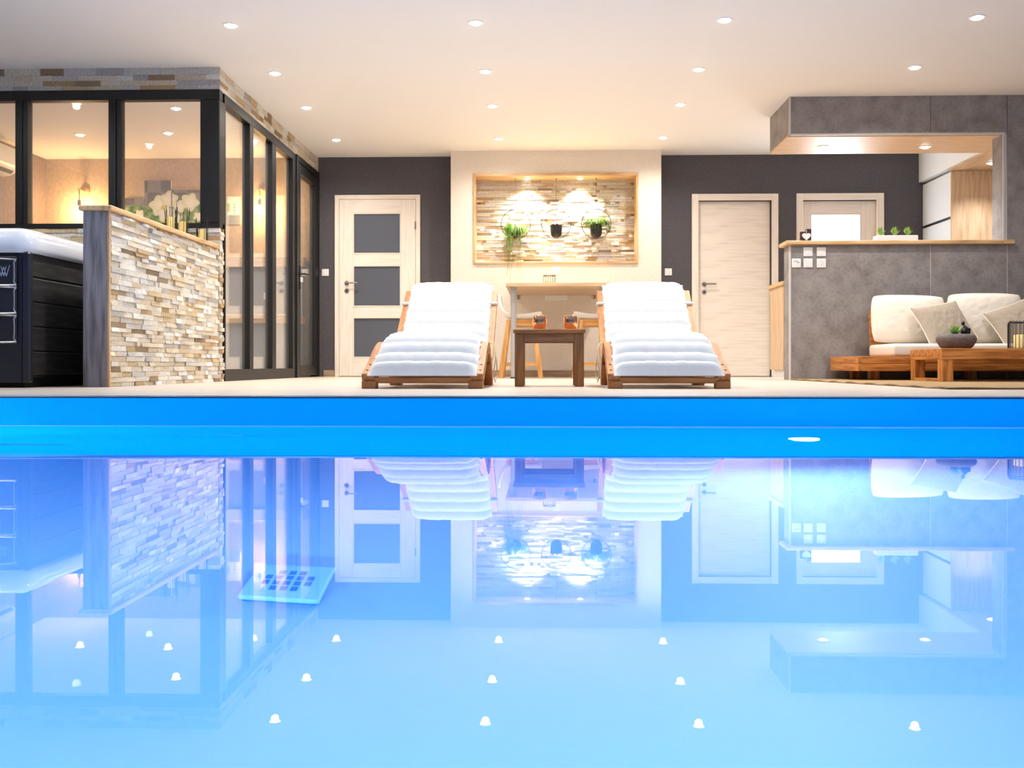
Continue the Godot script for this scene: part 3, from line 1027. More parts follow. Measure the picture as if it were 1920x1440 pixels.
	bx(cb, "top_board", M["pale_oak_x"], -0.66, 0.66, 1.26, 1.385, 0.0, 0.16, 0.008)
	switch_plate(Vector3(-3.19, 0.93, ZB + 0.10), "white wall socket on the grey bench back inside the cabin", "socket", 1)
	var ac := thing("air_conditioner", "white air conditioning unit high on the taupe wall", "air conditioner", Vector3(XL, 2.16, -10.3))
	var ab := MB.new()
	var pf := PackedVector2Array()
	for q in bend([Vector2(0, 0.0), Vector2(0.10, 0.012), Vector2(0.19, 0.075), Vector2(0.215, 0.16), Vector2(0.205, 0.25), Vector2(0.17, 0.285), Vector2(0, 0.29)], 4):
		pf.append(q)
	ab.prism(pf, -0.42, 0.42)
	fin(ac, "housing", ab, M["white_plastic"])
	bx(ac, "air_outlet", M["dark_print"], 0.12, 0.165, 0.028, 0.045, -0.36, 0.36, 0.0, Vector3(0, 0, 0.75))

func canvases() -> void:
	# stepped canvas prints: white orchids and green leaves before grey stone
	var x := [-4.92, -4.652, -4.327, -3.96]
	var tops := [2.076, 2.284, 2.171]
	var base := 1.66
	var names := ["low left canvas of the orchid print with leaves", "tall middle canvas of the orchid print with the large bloom", "right canvas of the orchid print with a round petal"]
	for k in 3:
		var w: float = x[k + 1] - x[k] - 0.012
		var h: float = tops[k] - base
		var t := thing("canvas_print", names[k], "canvas print", Vector3(x[k] + w / 2, base, ZB))
		bx(t, "stretcher", M["white_plastic"], -w / 2, w / 2, 0.0, h, 0.0, 0.024, 0.003)
		var iw := 72
		var ih := int(72 * h / w)
		var im := Image.create(iw, ih, false, Image.FORMAT_RGB8)
		var ns := FastNoiseLite.new()
		ns.seed = 5
		ns.frequency = 9.0
		for j in ih:
			for i in iw:
				var X: float = x[k] + (i + 0.5) / iw * w
				var Y: float = tops[k] - (j + 0.5) / ih * h
				im.set_pixel(i, j, orchid(X, Y, ns))
		var m := mat("print_%d" % k, Color.WHITE, 0.7)
		m.albedo_texture = ImageTexture.create_from_image(im)
		var mb := MB.new()
		mb.quad(Vector3(-w / 2, 0, 0.0246), Vector3(w / 2, 0, 0.0246), Vector3(w / 2, h, 0.0246), Vector3(-w / 2, h, 0.0246), Vector3.BACK)
		fin(t, "print", mb, m)

func orchid(x: float, y: float, ns: FastNoiseLite) -> Color:
	var g := ns.get_noise_2d(x, y)
	var c := Color(0.42, 0.40, 0.40) if int(floor(x * 6.5) + floor(y * 7.0)) % 2 == 0 else Color(0.55, 0.53, 0.52)
	c = c.lightened(0.12 * g)
	if y < 1.97 + 0.03 * sin(x * 9.0):
		c = Color(0.66, 0.70, 0.46).lerp(Color(0.26, 0.44, 0.14), clampf(0.5 + 1.2 * g, 0, 1))
	if y < 1.80 + 0.06 * g:
		c = Color(0.30, 0.46, 0.18).lerp(Color(0.68, 0.76, 0.34), clampf(0.5 + 1.5 * g, 0, 1))
	for f in [[-4.47, 1.99, 0.13], [-4.36, 2.06, 0.11], [-4.40, 1.90, 0.11], [-4.12, 2.03, 0.115], [-4.24, 1.98, 0.08], [-4.71, 1.89, 0.06], [-4.30, 1.84, 0.09], [-4.02, 1.86, 0.06]]:
		var o := Vector2(x - f[0], (y - f[1]) * 1.05)
		var d: float = o.length() / f[2] / (0.90 + 0.13 * cos(5.0 * o.angle() + f[0] * 9.0))
		if d < 1.0:
			c = Color(0.95, 0.95, 0.91).lerp(Color(0.80, 0.84, 0.73), clampf(d * d * 0.7 + 0.12 * sin(o.angle() * 14.0), 0.0, 1.0))
	if Vector2(x + 4.43, y - 1.97).length() < 0.028:
		c = Color(0.80, 0.78, 0.40)
	return c

func build_half_wall() -> void:
	var mb := MB.new()
	mb.ex(-2.78, -2.645, 0, 1.065, -8.13, -6.065)
	var w := shell("wall_divider", mb, M["plaster_beige"], "half-height stone clad divider with wooden cap beside the whirlpool tub", "half wall")
	stones(w, Vector3(-2.645, 0.0, -6.072), Vector3.FORWARD, Vector3.RIGHT, 2.04, 1.065, Vector2(0.026, 0.036), Vector2(0.10, 0.25), 300, [6, 6, 4, 2.6, 1.7, 0.8, 1.0, 0.5], Vector2(0.010, 0.027))
	bx(w, "end_board", M["grey_wood_y"], -2.79, -2.642, 0.0, 1.068, -6.065, -6.05, 0.002)
	bx(w, "corner_strip", M["oak_y"], -2.642, -2.628, 0.0, 1.068, -6.072, -6.052, 0.002)
	bx(w, "cap_board", M["oak_z"], -2.812, -2.608, 1.068, 1.100, -8.10, -6.03, 0.006)
	bx(w, "back_board", M["grey_wood_y"], -2.79, -2.78, 0.0, 1.068, -8.08, -6.065, 0.0)
	# three striped candle holders ringed with black twigs
	var k := 0
	for z in [-7.31, -7.54, -7.99]:
		var t := thing("candle_holder", ["gold striped candle holder with black twigs, farthest from the glass corner", "gold striped candle holder with black twigs, middle of three on the cap", "gold striped candle holder with black twigs, beside the black corner post"][k], "candle holder", Vector3(-2.72, 1.10, z), 0.0, "candle holders on the half wall")
		var b := MB.new()
		b.lathe([Vector2(0.0, 0.004), Vector2(0.026, 0.0), Vector2(0.026, 0.11), Vector2(0.024, 0.112), Vector2(0.023, 0.104), Vector2(0.0, 0.104)], 20)
		fin(t, "cup", b, M["wax"])
		for i in 10:
			var a := TAU * i / 10
			var o := MB.new()
			o.tube([Vector3(cos(a), 0, sin(a)) * 0.0265 + Vector3(0, 0.001, 0), Vector3(cos(a), 0, sin(a)) * 0.0265 + Vector3(0, 0.111, 0)], 0.0035, 6)
			fin(t, "gold_stripe", o, M["gold_stripe"])
		for i in 16:
			var a := TAU * (i + rng.randf() * 0.6) / 16
			if absf(sin(a)) > 0.85:
				continue
			var o := MB.new()
			var rr := 0.040 + rng.randf() * 0.012
			var top := Vector3(cos(a) * rr, 0.16 + rng.randf() * 0.06, sin(a) * rr) + Vector3(rng.randf_range(-0.008, 0.008), 0, rng.randf_range(-0.008, 0.008))
			o.tube([Vector3(cos(a) * 0.038, 0.0, sin(a) * 0.038), top], 0.0028, 5, 0.002)
			fin(t, "twig", o, M["black_matt"])
		k += 1

func build_partition() -> void:
	# grey panelled partition with a pass-through, bulkhead above it
	var cn: Material = M["concrete"]
	var zf := -9.18
	var core := MB.new()
	core.ex(2.215, 4.10, 0.0, 1.21, zf - 0.2, zf - 0.012)
	core.ex(4.10, XR, 0.0, CEIL, zf - 0.2, zf - 0.012)
	core.ex(2.215, XR, 2.215, CEIL, zf - 0.78, zf - 0.012)
	core.ex(4.27, XR, 2.215, CEIL, ZB, zf - 0.78)
	var w := shell("wall_partition", core, M["wall_white"], "grey concrete-look partition with pass-through opening and bulkhead", "partition wall")
	for s in [[2.212, 3.455], [3.459, 4.13], [4.134, 5.38], [5.384, XR]]:
		var full: bool = s[0] > 4.1
		bx(w, "wall_panel", cn, s[0], s[1], 0.0, CEIL if full else 1.212, zf - 0.012, zf, 0.001)
	for s in [[2.212, 3.455], [3.459, 4.13]]:
		bx(w, "bulkhead_panel", cn, s[0], s[1], 2.21, CEIL, zf - 0.012, zf, 0.001)
	bx(w, "bulkhead_panel", cn, 2.203, 2.215, 2.21, CEIL, zf - 0.78, zf - 0.012, 0.001)
	bx(w, "end_panel", cn, 2.203, 2.215, 0.0, 1.21, zf - 0.2, zf - 0.012, 0.001)
	bx(w, "reveal_panel", cn, 4.088, 4.10, 1.25, 2.197, zf - 0.2, zf - 0.012, 0.001)
	# joint strips and edge trims
	for x in [3.457, 4.132]:
		bx(w, "joint_strip", M["alu"], x - 0.0022, x + 0.0022, 0.0, 1.21, zf - 0.01, zf + 0.0005, 0.0)
	bx(w, "edge_trim", M["alu"], 2.200, 2.218, 0.0, 1.21, zf - 0.008, zf + 0.004, 0.001)
	bx(w, "edge_trim", M["alu"], 2.200, 2.216, 2.20, CEIL, zf - 0.008, zf + 0.004, 0.001)
	bx(w, "edge_trim", M["alu"], 2.218, 4.094, 2.197, 2.213, zf - 0.035, zf + 0.004, 0.001)
	bx(w, "edge_trim", M["alu"], 4.092, 4.110, 1.25, 2.213, zf - 0.012, zf + 0.004, 0.001)
	# wooden underside of the L-shaped bulkhead
	bx(w, "soffit_board", M["pale_oak_x"], 2.203, 4.27, 2.19, 2.216, zf - 0.78, zf - 0.035, 0.001)
	bx(w, "soffit_board", M["pale_oak_z"], 4.27, 5.4, 2.19, 2.216, -10.88, zf - 0.2, 0.001)
	var l := thing("bar_ledge", "long oak ledge on top of the grey half partition", "ledge", Vector3(3.2, 1.212, zf))
	bw(l, "board", M["oak_x"], 2.165, 4.087, 1.2125, 1.248, zf - 0.24, zf + 0.05, 0.006)
	bw(l, "board_end", M["oak_x"], 4.084, 4.18, 1.2125, 1.248, zf + 0.001, zf + 0.05, 0.004)
	# five white plates
	var sp := [[2.369, 1.151, "blank white switch plate, upper left of the five on the grey partition"], [2.487, 1.151, "blank white switch plate, upper right of the five on the grey partition"], [2.265, 1.050, "white thermostat plate with small display lines on the grey partition"], [2.369, 1.050, "blank white switch plate between thermostat and dial on the grey partition"], [2.487, 1.049, "white dial plate with a dotted ring on the grey partition"]]
	for i in 5:
		var t := switch_plate(Vector3(sp[i][0], sp[i][1], zf), sp[i][2], "switch plate", 2 if i in [2, 4] else 0, "switch plates on the grey partition")
		if i == 2:
			bx(t, "display_line", M["bench_grey"], -0.026, 0.012, 0.012, 0.020, 0.0122, 0.0136, 0.0)
			bx(t, "display_line", M["dark_print"], 0.004, 0.026, 0.002, 0.007, 0.0122, 0.0136, 0.0)
		if i == 4:
			for q in 7:
				var a := -0.6 + q * 0.75
				bx(t, "dial_dot", M["dark_print"], sin(a) * 0.014 - 0.0018, sin(a) * 0.014 + 0.0018, cos(a) * 0.014 - 0.0018, cos(a) * 0.014 + 0.0018, 0.0122, 0.0138, 0.0)

func build_kitchen() -> void:
	# worktop unit behind the half partition, seen past its end
	var u := thing("bar_counter", "low wooden counter unit behind the end of the grey partition", "counter", Vector3(2.8, 0, -9.66))
	bw(u, "end_panel", M["pale_oak_y"], 2.20, 2.222, 0.09, 0.87, -9.95, -9.40)
	bw(u, "body", M["white_lacquer"], 2.222, 3.9, 0.09, 0.87, -9.94, -9.39)
	bw(u, "plinth", M["white_plastic"], 2.23, 3.9, 0.0, 0.09, -9.90, -9.39)
	bw(u, "worktop", M["oak_x"], 2.185, 3.9, 0.87, 0.905, -9.97, -9.385, 0.004)
	var c := thing("tall_cabinet", "tall white kitchen cabinet with slanted handle groove and oak end panel", "cabinet", Vector3(4.6, 0, -11.27))
	bw(c, "end_panel", M["pale_oak_y"], 4.30, 5.4, 0.0, 2.188, -10.87, -10.85)
	bw(c, "body", M["black_matt"], 4.33, 5.4, 0.0, 2.188, ZB + 0.006, -10.872, 0.0)
	bw(c, "door", M["white_lacquer"], 4.31, 4.33, 1.715, 2.185, ZB + 0.01, -10.873)
	bw(c, "door", M["white_lacquer"], 4.31, 4.33, 0.10, 1.685, ZB + 0.01, -10.873)
	bw(c, "plinth", M["white_plastic"], 4.34, 5.39, 0.0, 0.095, ZB + 0.02, -10.873, 0.0)
	# ledge ornaments
	var h := thing("heart_ornament", "two dark wooden blocks with a white heart on the bar ledge", "ornament", Vector3(2.352, 1.248, -9.20))
	bx(h, "block", M["dark_block"], -0.047, 0.0, 0.0, 0.085, -0.02, 0.02, 0.002)
	bx(h, "block", M["dark_block"], 0.005, 0.048, 0.0, 0.110, -0.02, 0.02, 0.002)
	var mb := MB.new()
	var hp := PackedVector2Array()
	for k in 28:
		var a := TAU * k / 28
		hp.append(Vector2(16.0 * pow(sin(a), 3.0), 13.0 * cos(a) - 5.0 * cos(2 * a) - 2.0 * cos(3 * a) - cos(4 * a)) * 0.0024 + Vector2(0.002, 0.041))
	mb.prism(hp, 0.021, 0.032)
	fin(h, "heart", mb, M["white_plastic"])
	var st := MB.new()
	st.tube([Vector3(0.0025, 0.055, 0.026), Vector3(0.0025, 0.098, 0.026)], 0.002, 6)
	fin(h, "heart_string", st, M["white_plastic"])
	var t := thing("planter_trough", "white rectangular trough with three small aloe plants on the bar ledge", "planter", Vector3(3.16, 1.248, -9.22))
	bx(t, "trough", M["white_lacquer"], -0.185, 0.185, 0.0, 0.048, -0.05, 0.05, 0.004)
	for x in [-0.13, -0.005, 0.11]:
		var p := MB.new()
		for k in 26:
			var a := TAU * k / 26 * 5.3
			var lean := 0.12 + 0.75 * (k / 26.0)
			p.blade(Vector3(x, 0.046, 0), Vector3(cos(a) * lean, 1.0, sin(a) * lean), 0.095 - 0.03 * lean, 0.017, 0.25 * lean)
		fin(t, "aloe", p, M["leaf_light"])

func build_spa() -> void:
	var t := thing("whirlpool_tub", "dark panelled whirlpool tub with white acrylic rim beside the stone divider", "whirlpool tub", Vector3(-4.05, 0, -6.86))
	var x0 := -5.1
	var x1 := -3.02
	var z0 := -7.9
	var z1 := -5.86
	bw(t, "plinth", M["rubber"], x0 + 0.06, x1 - 0.06, 0.0, 0.06, z0 + 0.06, z1 - 0.06, 0.0)
	bw(t, "cabinet_core", M["rubber"], x0 + 0.04, x1 - 0.022, 0.06, 0.80, z0 + 0.04, z1 - 0.04, 0.0)
	bw(t, "front_panel", M["spa_blue_cast"], x0 + 0.05, x1 - 0.05, 0.03, 0.80, z1 - 0.04, z1 - 0.008, 0.004)
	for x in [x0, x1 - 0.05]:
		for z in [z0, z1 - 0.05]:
			bw(t, "corner_post", M["spa_blue_cast"], x, x + 0.05, 0.03, 0.80, z, z + 0.05, 0.010)
	for k in 5:
		bw(t, "side_plank", M["spa_plank"], x1 - 0.03, x1 - 0.010, 0.075 + k * 0.146, 0.213 + k * 0.146, z0 + 0.05, z1 - 0.05, 0.005)
	# flaring white rim
	var rim := MB.new()
	var rows := []
	var prof := [[-0.002, 0.795], [0.012, 0.80], [0.02, 0.825], [0.012, 0.875], [-0.02, 0.92], [-0.06, 0.945], [-0.12, 0.955], [-0.22, 0.95], [-0.26, 0.93], [-0.27, 0.55]]
	for q in prof:
		var row := PackedVector3Array()
		for c in 4:
			var sx: float = [1.0, -1.0, -1.0, 1.0][c]
			var sz: float = [1.0, 1.0, -1.0, -1.0][c]
			for k in 7:
				var a: float = [0.0, PI / 2, PI, PI * 1.5][c] + PI / 2 * k / 6.0
				var r := 0.09
				var cx := (x0 + x1) / 2 + sx * ((x1 - x0) / 2 - r)
				var cz := (z0 + z1) / 2 + sz * ((z1 - z0) / 2 - r)
				row.append(Vector3(cx + cos(a) * (r + maxf(q[0], -0.085)) + sx * minf(q[0] + 0.085, 0.0), q[1], cz + sin(a) * (r + maxf(q[0], -0.085)) + sz * minf(q[0] + 0.085, 0.0)))
		rows.append(row)
	rim.grid(rows, false, true, true)
	fin(t, "rim", rim, M["spa_shell"]).position -= t.position
	bw(t, "tub_floor", M["spa_shell"], x0 + 0.25, x1 - 0.25, 0.5, 0.55, z0 + 0.25, z1 - 0.25)
	# framed badge panel on the front
	var zp := z1 - 0.008
	var cp := bw(t, "badge_panel", M["spa_blue_cast"], -3.55, -3.095, 0.255, 0.775, zp, zp + 0.018, 0.006)
	for y in [[0.268, 0.425], [0.437, 0.590], [0.602, 0.755]]:
		var f := MB.new()
		var xa := -3.535
		var xb := -3.108
		f.tube(bend3([Vector3(xa, y[0], zp + 0.02), Vector3(xb - 0.02, y[0], zp + 0.02), Vector3(xb, y[0] + 0.02, zp + 0.02), Vector3(xb, y[1] - 0.02, zp + 0.02), Vector3(xb - 0.02, y[1], zp + 0.02), Vector3(xa, y[1], zp + 0.02), Vector3(xa, y[0], zp + 0.02)], 3), 0.006, 6)
		fin(cp, "silver_frame", f, M["silver"]).position -= t.position + cp.position
	var em := MB.new()
	var ex := -3.20
	var ey := 0.71
	for st in [[0.0, 0.018, 0.0, -0.055], [0.018, 0.030, -0.055, 0.0], [0.030, 0.048, 0.0, -0.055], [0.048, 0.068, -0.055, 0.012], [0.014, 0.034, 0.004, -0.055], [0.034, 0.046, -0.05, 0.004]]:
		em.tube([Vector3(ex + st[0], ey + st[2], zp + 0.0205), Vector3(ex + st[1], ey + st[3], zp + 0.0205)], 0.0032, 5)
	fin(cp, "emblem", em, M["silver"]).position -= t.position + cp.position

# ---------- furniture ----------
func make_lounger(label: String, at: Vector3, turn: float) -> Node3D:
	var t := thing("wave_lounger", label, "lounger", at, turn)
	var arch := bend([Vector2(0.0, 0.052), Vector2(-0.2, 0.115), Vector2(-0.42, 0.205), Vector2(-0.62, 0.245), Vector2(-0.80, 0.215), Vector2(-0.97, 0.125), Vector2(-1.10, 0.03)], 5)
	var back := bend([Vector2(-0.86, 0.165), Vector2(-1.02, 0.15), Vector2(-1.16, 0.19), Vector2(-1.40, 0.35), Vector2(-1.62, 0.50), Vector2(-1.86, 0.665)], 5)
	for s in [-1.0, 1.0]:
		var a := MB.new()
		a.ribbon(arch, s * 0.275, s * 0.345, 0.068)
		var r := fin(t, "side_rail", a, M["teak_z"])
		for z in [-0.06, -0.16]:
			for x in [0.295, 0.325]:
				var b := MB.new()
				b.lathe([Vector2(0.0, 0.004), Vector2(0.006, 0.003), Vector2(0.007, 0.0)], 10, Vector3(s * x, 0.052 - 0.315 * z + 0.034, z))
				fin(r, "bolt", b, M["rubber"])
		var bp := MB.new()
		bp.ribbon(back, s * 0.300, s * 0.342, 0.062)
		var p := fin(t, "back_post", bp, M["teak_z"])
		var bb := MB.new()
		bb.xf = Transform3D(Basis(Vector3.RIGHT, 0.95), Vector3(s * 0.321, 0.668, -1.82))
		bb.lathe([Vector2(0.0, 0.005), Vector2(0.007, 0.004), Vector2(0.008, 0.0)], 10)
		fin(p, "bolt", bb, M["rubber"])
		bx(t, "front_foot", M["teak_x"], s * 0.262, s * 0.345, 0.0, 0.045, -0.075, 0.012, 0.004)
		bx(t, "rear_foot", M["teak_x"], s * 0.27, s * 0.345, 0.0, 0.05, -1.15, -1.03, 0.004)
	bx(t, "front_rail", M["teak_x"], -0.28, 0.28, 0.030, 0.066, -0.03, 0.005, 0.004)
	bx(t, "rear_rail", M["teak_x"], -0.28, 0.28, 0.02, 0.07, -1.12, -1.08, 0.004)
	# slats across the frame, under the pad
	for q in range(2, arch.size() - 10, 3):
		var d: Vector2 = (arch[q + 1] - arch[q - 1]).normalized()
		bx(t, "slat", M["teak_x"], -0.28, 0.28, arch[q].y + 0.012, arch[q].y + 0.032, arch[q].x - 0.03, arch[q].x + 0.03, 0.003, Vector3(atan2(-d.y, d.x) - PI, 0, 0))
	for q in range(3, back.size() - 1, 3):
		var d: Vector2 = (back[q + 1] - back[q - 1]).normalized()
		bx(t, "slat", M["teak_x"], -0.305, 0.305, back[q].y - 0.012, back[q].y + 0.010, back[q].x - 0.03, back[q].x + 0.03, 0.003, Vector3(atan2(-d.y, d.x) - PI, 0, 0))
	return t

func make_pad(label: String, at: Vector3, turn: float, tie_side: float) -> void:
	var t := thing("lounger_pad", label, "cushion", at, turn, "quilted pads on the loungers")
	var line := bend([Vector2(0.025, 0.075), Vector2(-0.2, 0.155), Vector2(-0.42, 0.25), Vector2(-0.62, 0.288), Vector2(-0.80, 0.262), Vector2(-0.95, 0.218), Vector2(-1.07, 0.212), Vector2(-1.18, 0.245), Vector2(-1.40, 0.392), Vector2(-1.62, 0.542), Vector2(-1.80, 0.665), Vector2(-1.92, 0.735)], 14)
	# even steps along the line
	var total := 0.0
	for i in line.size() - 1:
		total += line[i].distance_to(line[i + 1])
	var steps := 156
	var rolls := 14
	var pts := []
	var at_i := 0
	var run := 0.0
	for k in steps + 1:
		var want := total * k / steps
		while at_i < line.size() - 2 and run + line[at_i].distance_to(line[at_i + 1]) < want:
			run += line[at_i].distance_to(line[at_i + 1])
			at_i += 1
		var seg: float = line[at_i].distance_to(line[at_i + 1])
		pts.append(line[at_i].lerp(line[at_i + 1], clampf((want - run) / seg, 0.0, 1.0)))
	var top := []
	var low := []
	var nc := 22
	for k in steps + 1:
		var a: Vector2 = pts[maxi(k - 1, 0)]
		var b: Vector2 = pts[mini(k + 1, steps)]
		var d: Vector2 = (b - a).normalized()
		var o := Vector2(d.y, -d.x)
		if o.y < 0:
			o = -o
		var ph := fmod(float(k) / steps * rolls, 1.0)
		var puff := 0.001 + 0.054 * pow(maxf(sin(PI * ph), 0.0), 0.58)
		var rt := PackedVector3Array()
		var rl := PackedVector3Array()
		var half := 0.302 + 0.0025 * sin(ph * TAU) + 0.002 * sin(k * 0.9) + (0.008 if k < 24 else 0.0)
		for c in nc + 1:
			var u := -1.0 + 2.0 * c / nc
			var e := pow(maxf(1.0 - pow(absf(u), 7.0), 0.0), 0.5)
			var wr := 0.0016 * sin(u * 23.0 + k * 0.35) * e + 0.0012 * sin(u * 11.0 - k * 0.21)
			var end_e := clampf(minf(k, steps - k) / 4.0, 0.0, 1.0)
			var h := (0.002 + (puff + wr) * e) * (0.25 + 0.75 * end_e)
			var p: Vector2 = pts[k] + o * h
			rt.append(Vector3(u * half, p.y, p.x))
			p = pts[k] - o * 0.004
			rl.append(Vector3(u * half, p.y, p.x))
		top.append(rt)
		low.append(rl)
	var mb := MB.new()
	mb.grid(top)
	mb.grid(low, false, false, true)
	for rows in [[top[0], low[0]], [top[steps], low[steps]]]:
		mb.grid(rows)
	for c in [0, nc]:
		var l1 := PackedVector3Array()
		var l2 := PackedVector3Array()
		for k in steps + 1:
			l1.append(top[k][c])
			l2.append(low[k][c])
		mb.grid([l1, l2])
	fin(t, "pad", mb, M["white_fabric"])
	for s in [-1.0, 1.0]:
		var st := MB.new()
		st.rbox(Vector3(s * 0.321, 0.583, -1.703), Vector3(0.064, 0.024, 0.088), 0.010, 12, 8)
		fin(t, "strap", st, M["white_fabric"])
	for k in 2:
		var tie := MB.new()
		var x := tie_side * (0.350 + 0.004 * k)
		tie.tube(bend3([Vector3(tie_side * 0.30, 0.27, -1.00), Vector3(x, 0.275, -1.0 - k * 0.02), Vector3(x + tie_side * 0.018, 0.18, -0.985), Vector3(x + tie_side * (0.006 + 0.02 * k), 0.08, -0.97 - k * 0.03), Vector3(x + tie_side * 0.02, 0.02 + 0.02 * k, -0.96)], 5), 0.004, 6)
		fin(t, "tie_cord", tie, M["cord"])

func loungers() -> void:
	var la := Vector3(-0.69, 0, -5.73)
	make_lounger("curved wooden sun lounger left of the small brown table", la, 0.0)
	make_pad("white quilted pad on the lounger left of the small table", la, 0.0, 1.0)
	var lb := Vector3(0.707, 0, -5.76)
	make_lounger("curved wooden sun lounger right of the small brown table", lb, deg_to_rad(-1.0))
	make_pad("white quilted pad on the lounger right of the small table", lb, deg_to_rad(-1.0), -1.0)

func side_table() -> void:
	var t := thing("side_table", "small square dark brown wooden table between the loungers", "side table", Vector3(0.033, 0, -6.5))
	for x in [-1.0, 1.0]:
		for z in [-1.0, 1.0]:
			bx(t, "leg", M["walnut_y"], x * 0.215, x * 0.158, 0.0, 0.332, z * 0.205, z * 0.15, 0.004)
	bx(t, "apron", M["walnut_x"], -0.158, 0.158, 0.278, 0.332, 0.172, 0.192, 0.002)
	bx(t, "apron", M["walnut_x"], -0.158, 0.158, 0.278, 0.332, -0.192, -0.172, 0.002)
	bx(t, "apron", M["walnut_z"], -0.198, -0.178, 0.278, 0.332, -0.15, 0.15, 0.002)
	bx(t, "apron", M["walnut_z"], 0.178, 0.198, 0.278, 0.332, -0.15, 0.15, 0.002)
	for k in 4:
		bx(t, "top_board", M["walnut_x"], -0.225, 0.225, 0.332, 0.358, -0.22 + k * 0.1105, -0.1115 + k * 0.1105, 0.005)
	for x in [-0.028, 0.17]:
		var g := thing("copper_mug", "hammered copper mug on the small brown table, beside the left lounger" if x < 0 else "hammered copper mug on the small brown table, beside the right lounger", "mug", Vector3(x, 0.358, -6.46), 0.0, "copper mugs on the small table")
		var mb := MB.new()
		var pr := [Vector2(0.0, 0.002), Vector2(0.033, 0.0)]
		for k in 9:
			var f := k / 8.0
			pr.append(Vector2(0.029 + 0.0165 * sin(PI * (0.12 + 0.68 * f)) + 0.002 * f, 0.004 + 0.082 * f))
		pr.append_array([Vector2(0.0395, 0.090), Vector2(0.0375, 0.091), Vector2(0.0365, 0.086), Vector2(0.041, 0.05), Vector2(0.033, 0.008), Vector2(0.0, 0.006)])
		mb.lathe(pr, 32)
		fin(g, "cup", mb, M["copper"])
		var r := MB.new()
		r.lathe([Vector2(0.0385, 0.088), Vector2(0.0405, 0.090), Vector2(0.0385, 0.0925), Vector2(0.0365, 0.09), Vector2(0.0385, 0.088)], 32)
		fin(g, "rim", r, M["copper"])
		var s := 1.0 if x < 0 else -1.0
		var hd := MB.new()
		hd.tube(bend3([Vector3(0, 0.072, -0.043), Vector3(s * 0.012, 0.074, -0.066), Vector3(s * 0.016, 0.045, -0.075), Vector3(s * 0.010, 0.02, -0.060), Vector3(0, 0.018, -0.040)], 5), 0.0045, 8)
		fin(g, "handle", hd, M["copper"])

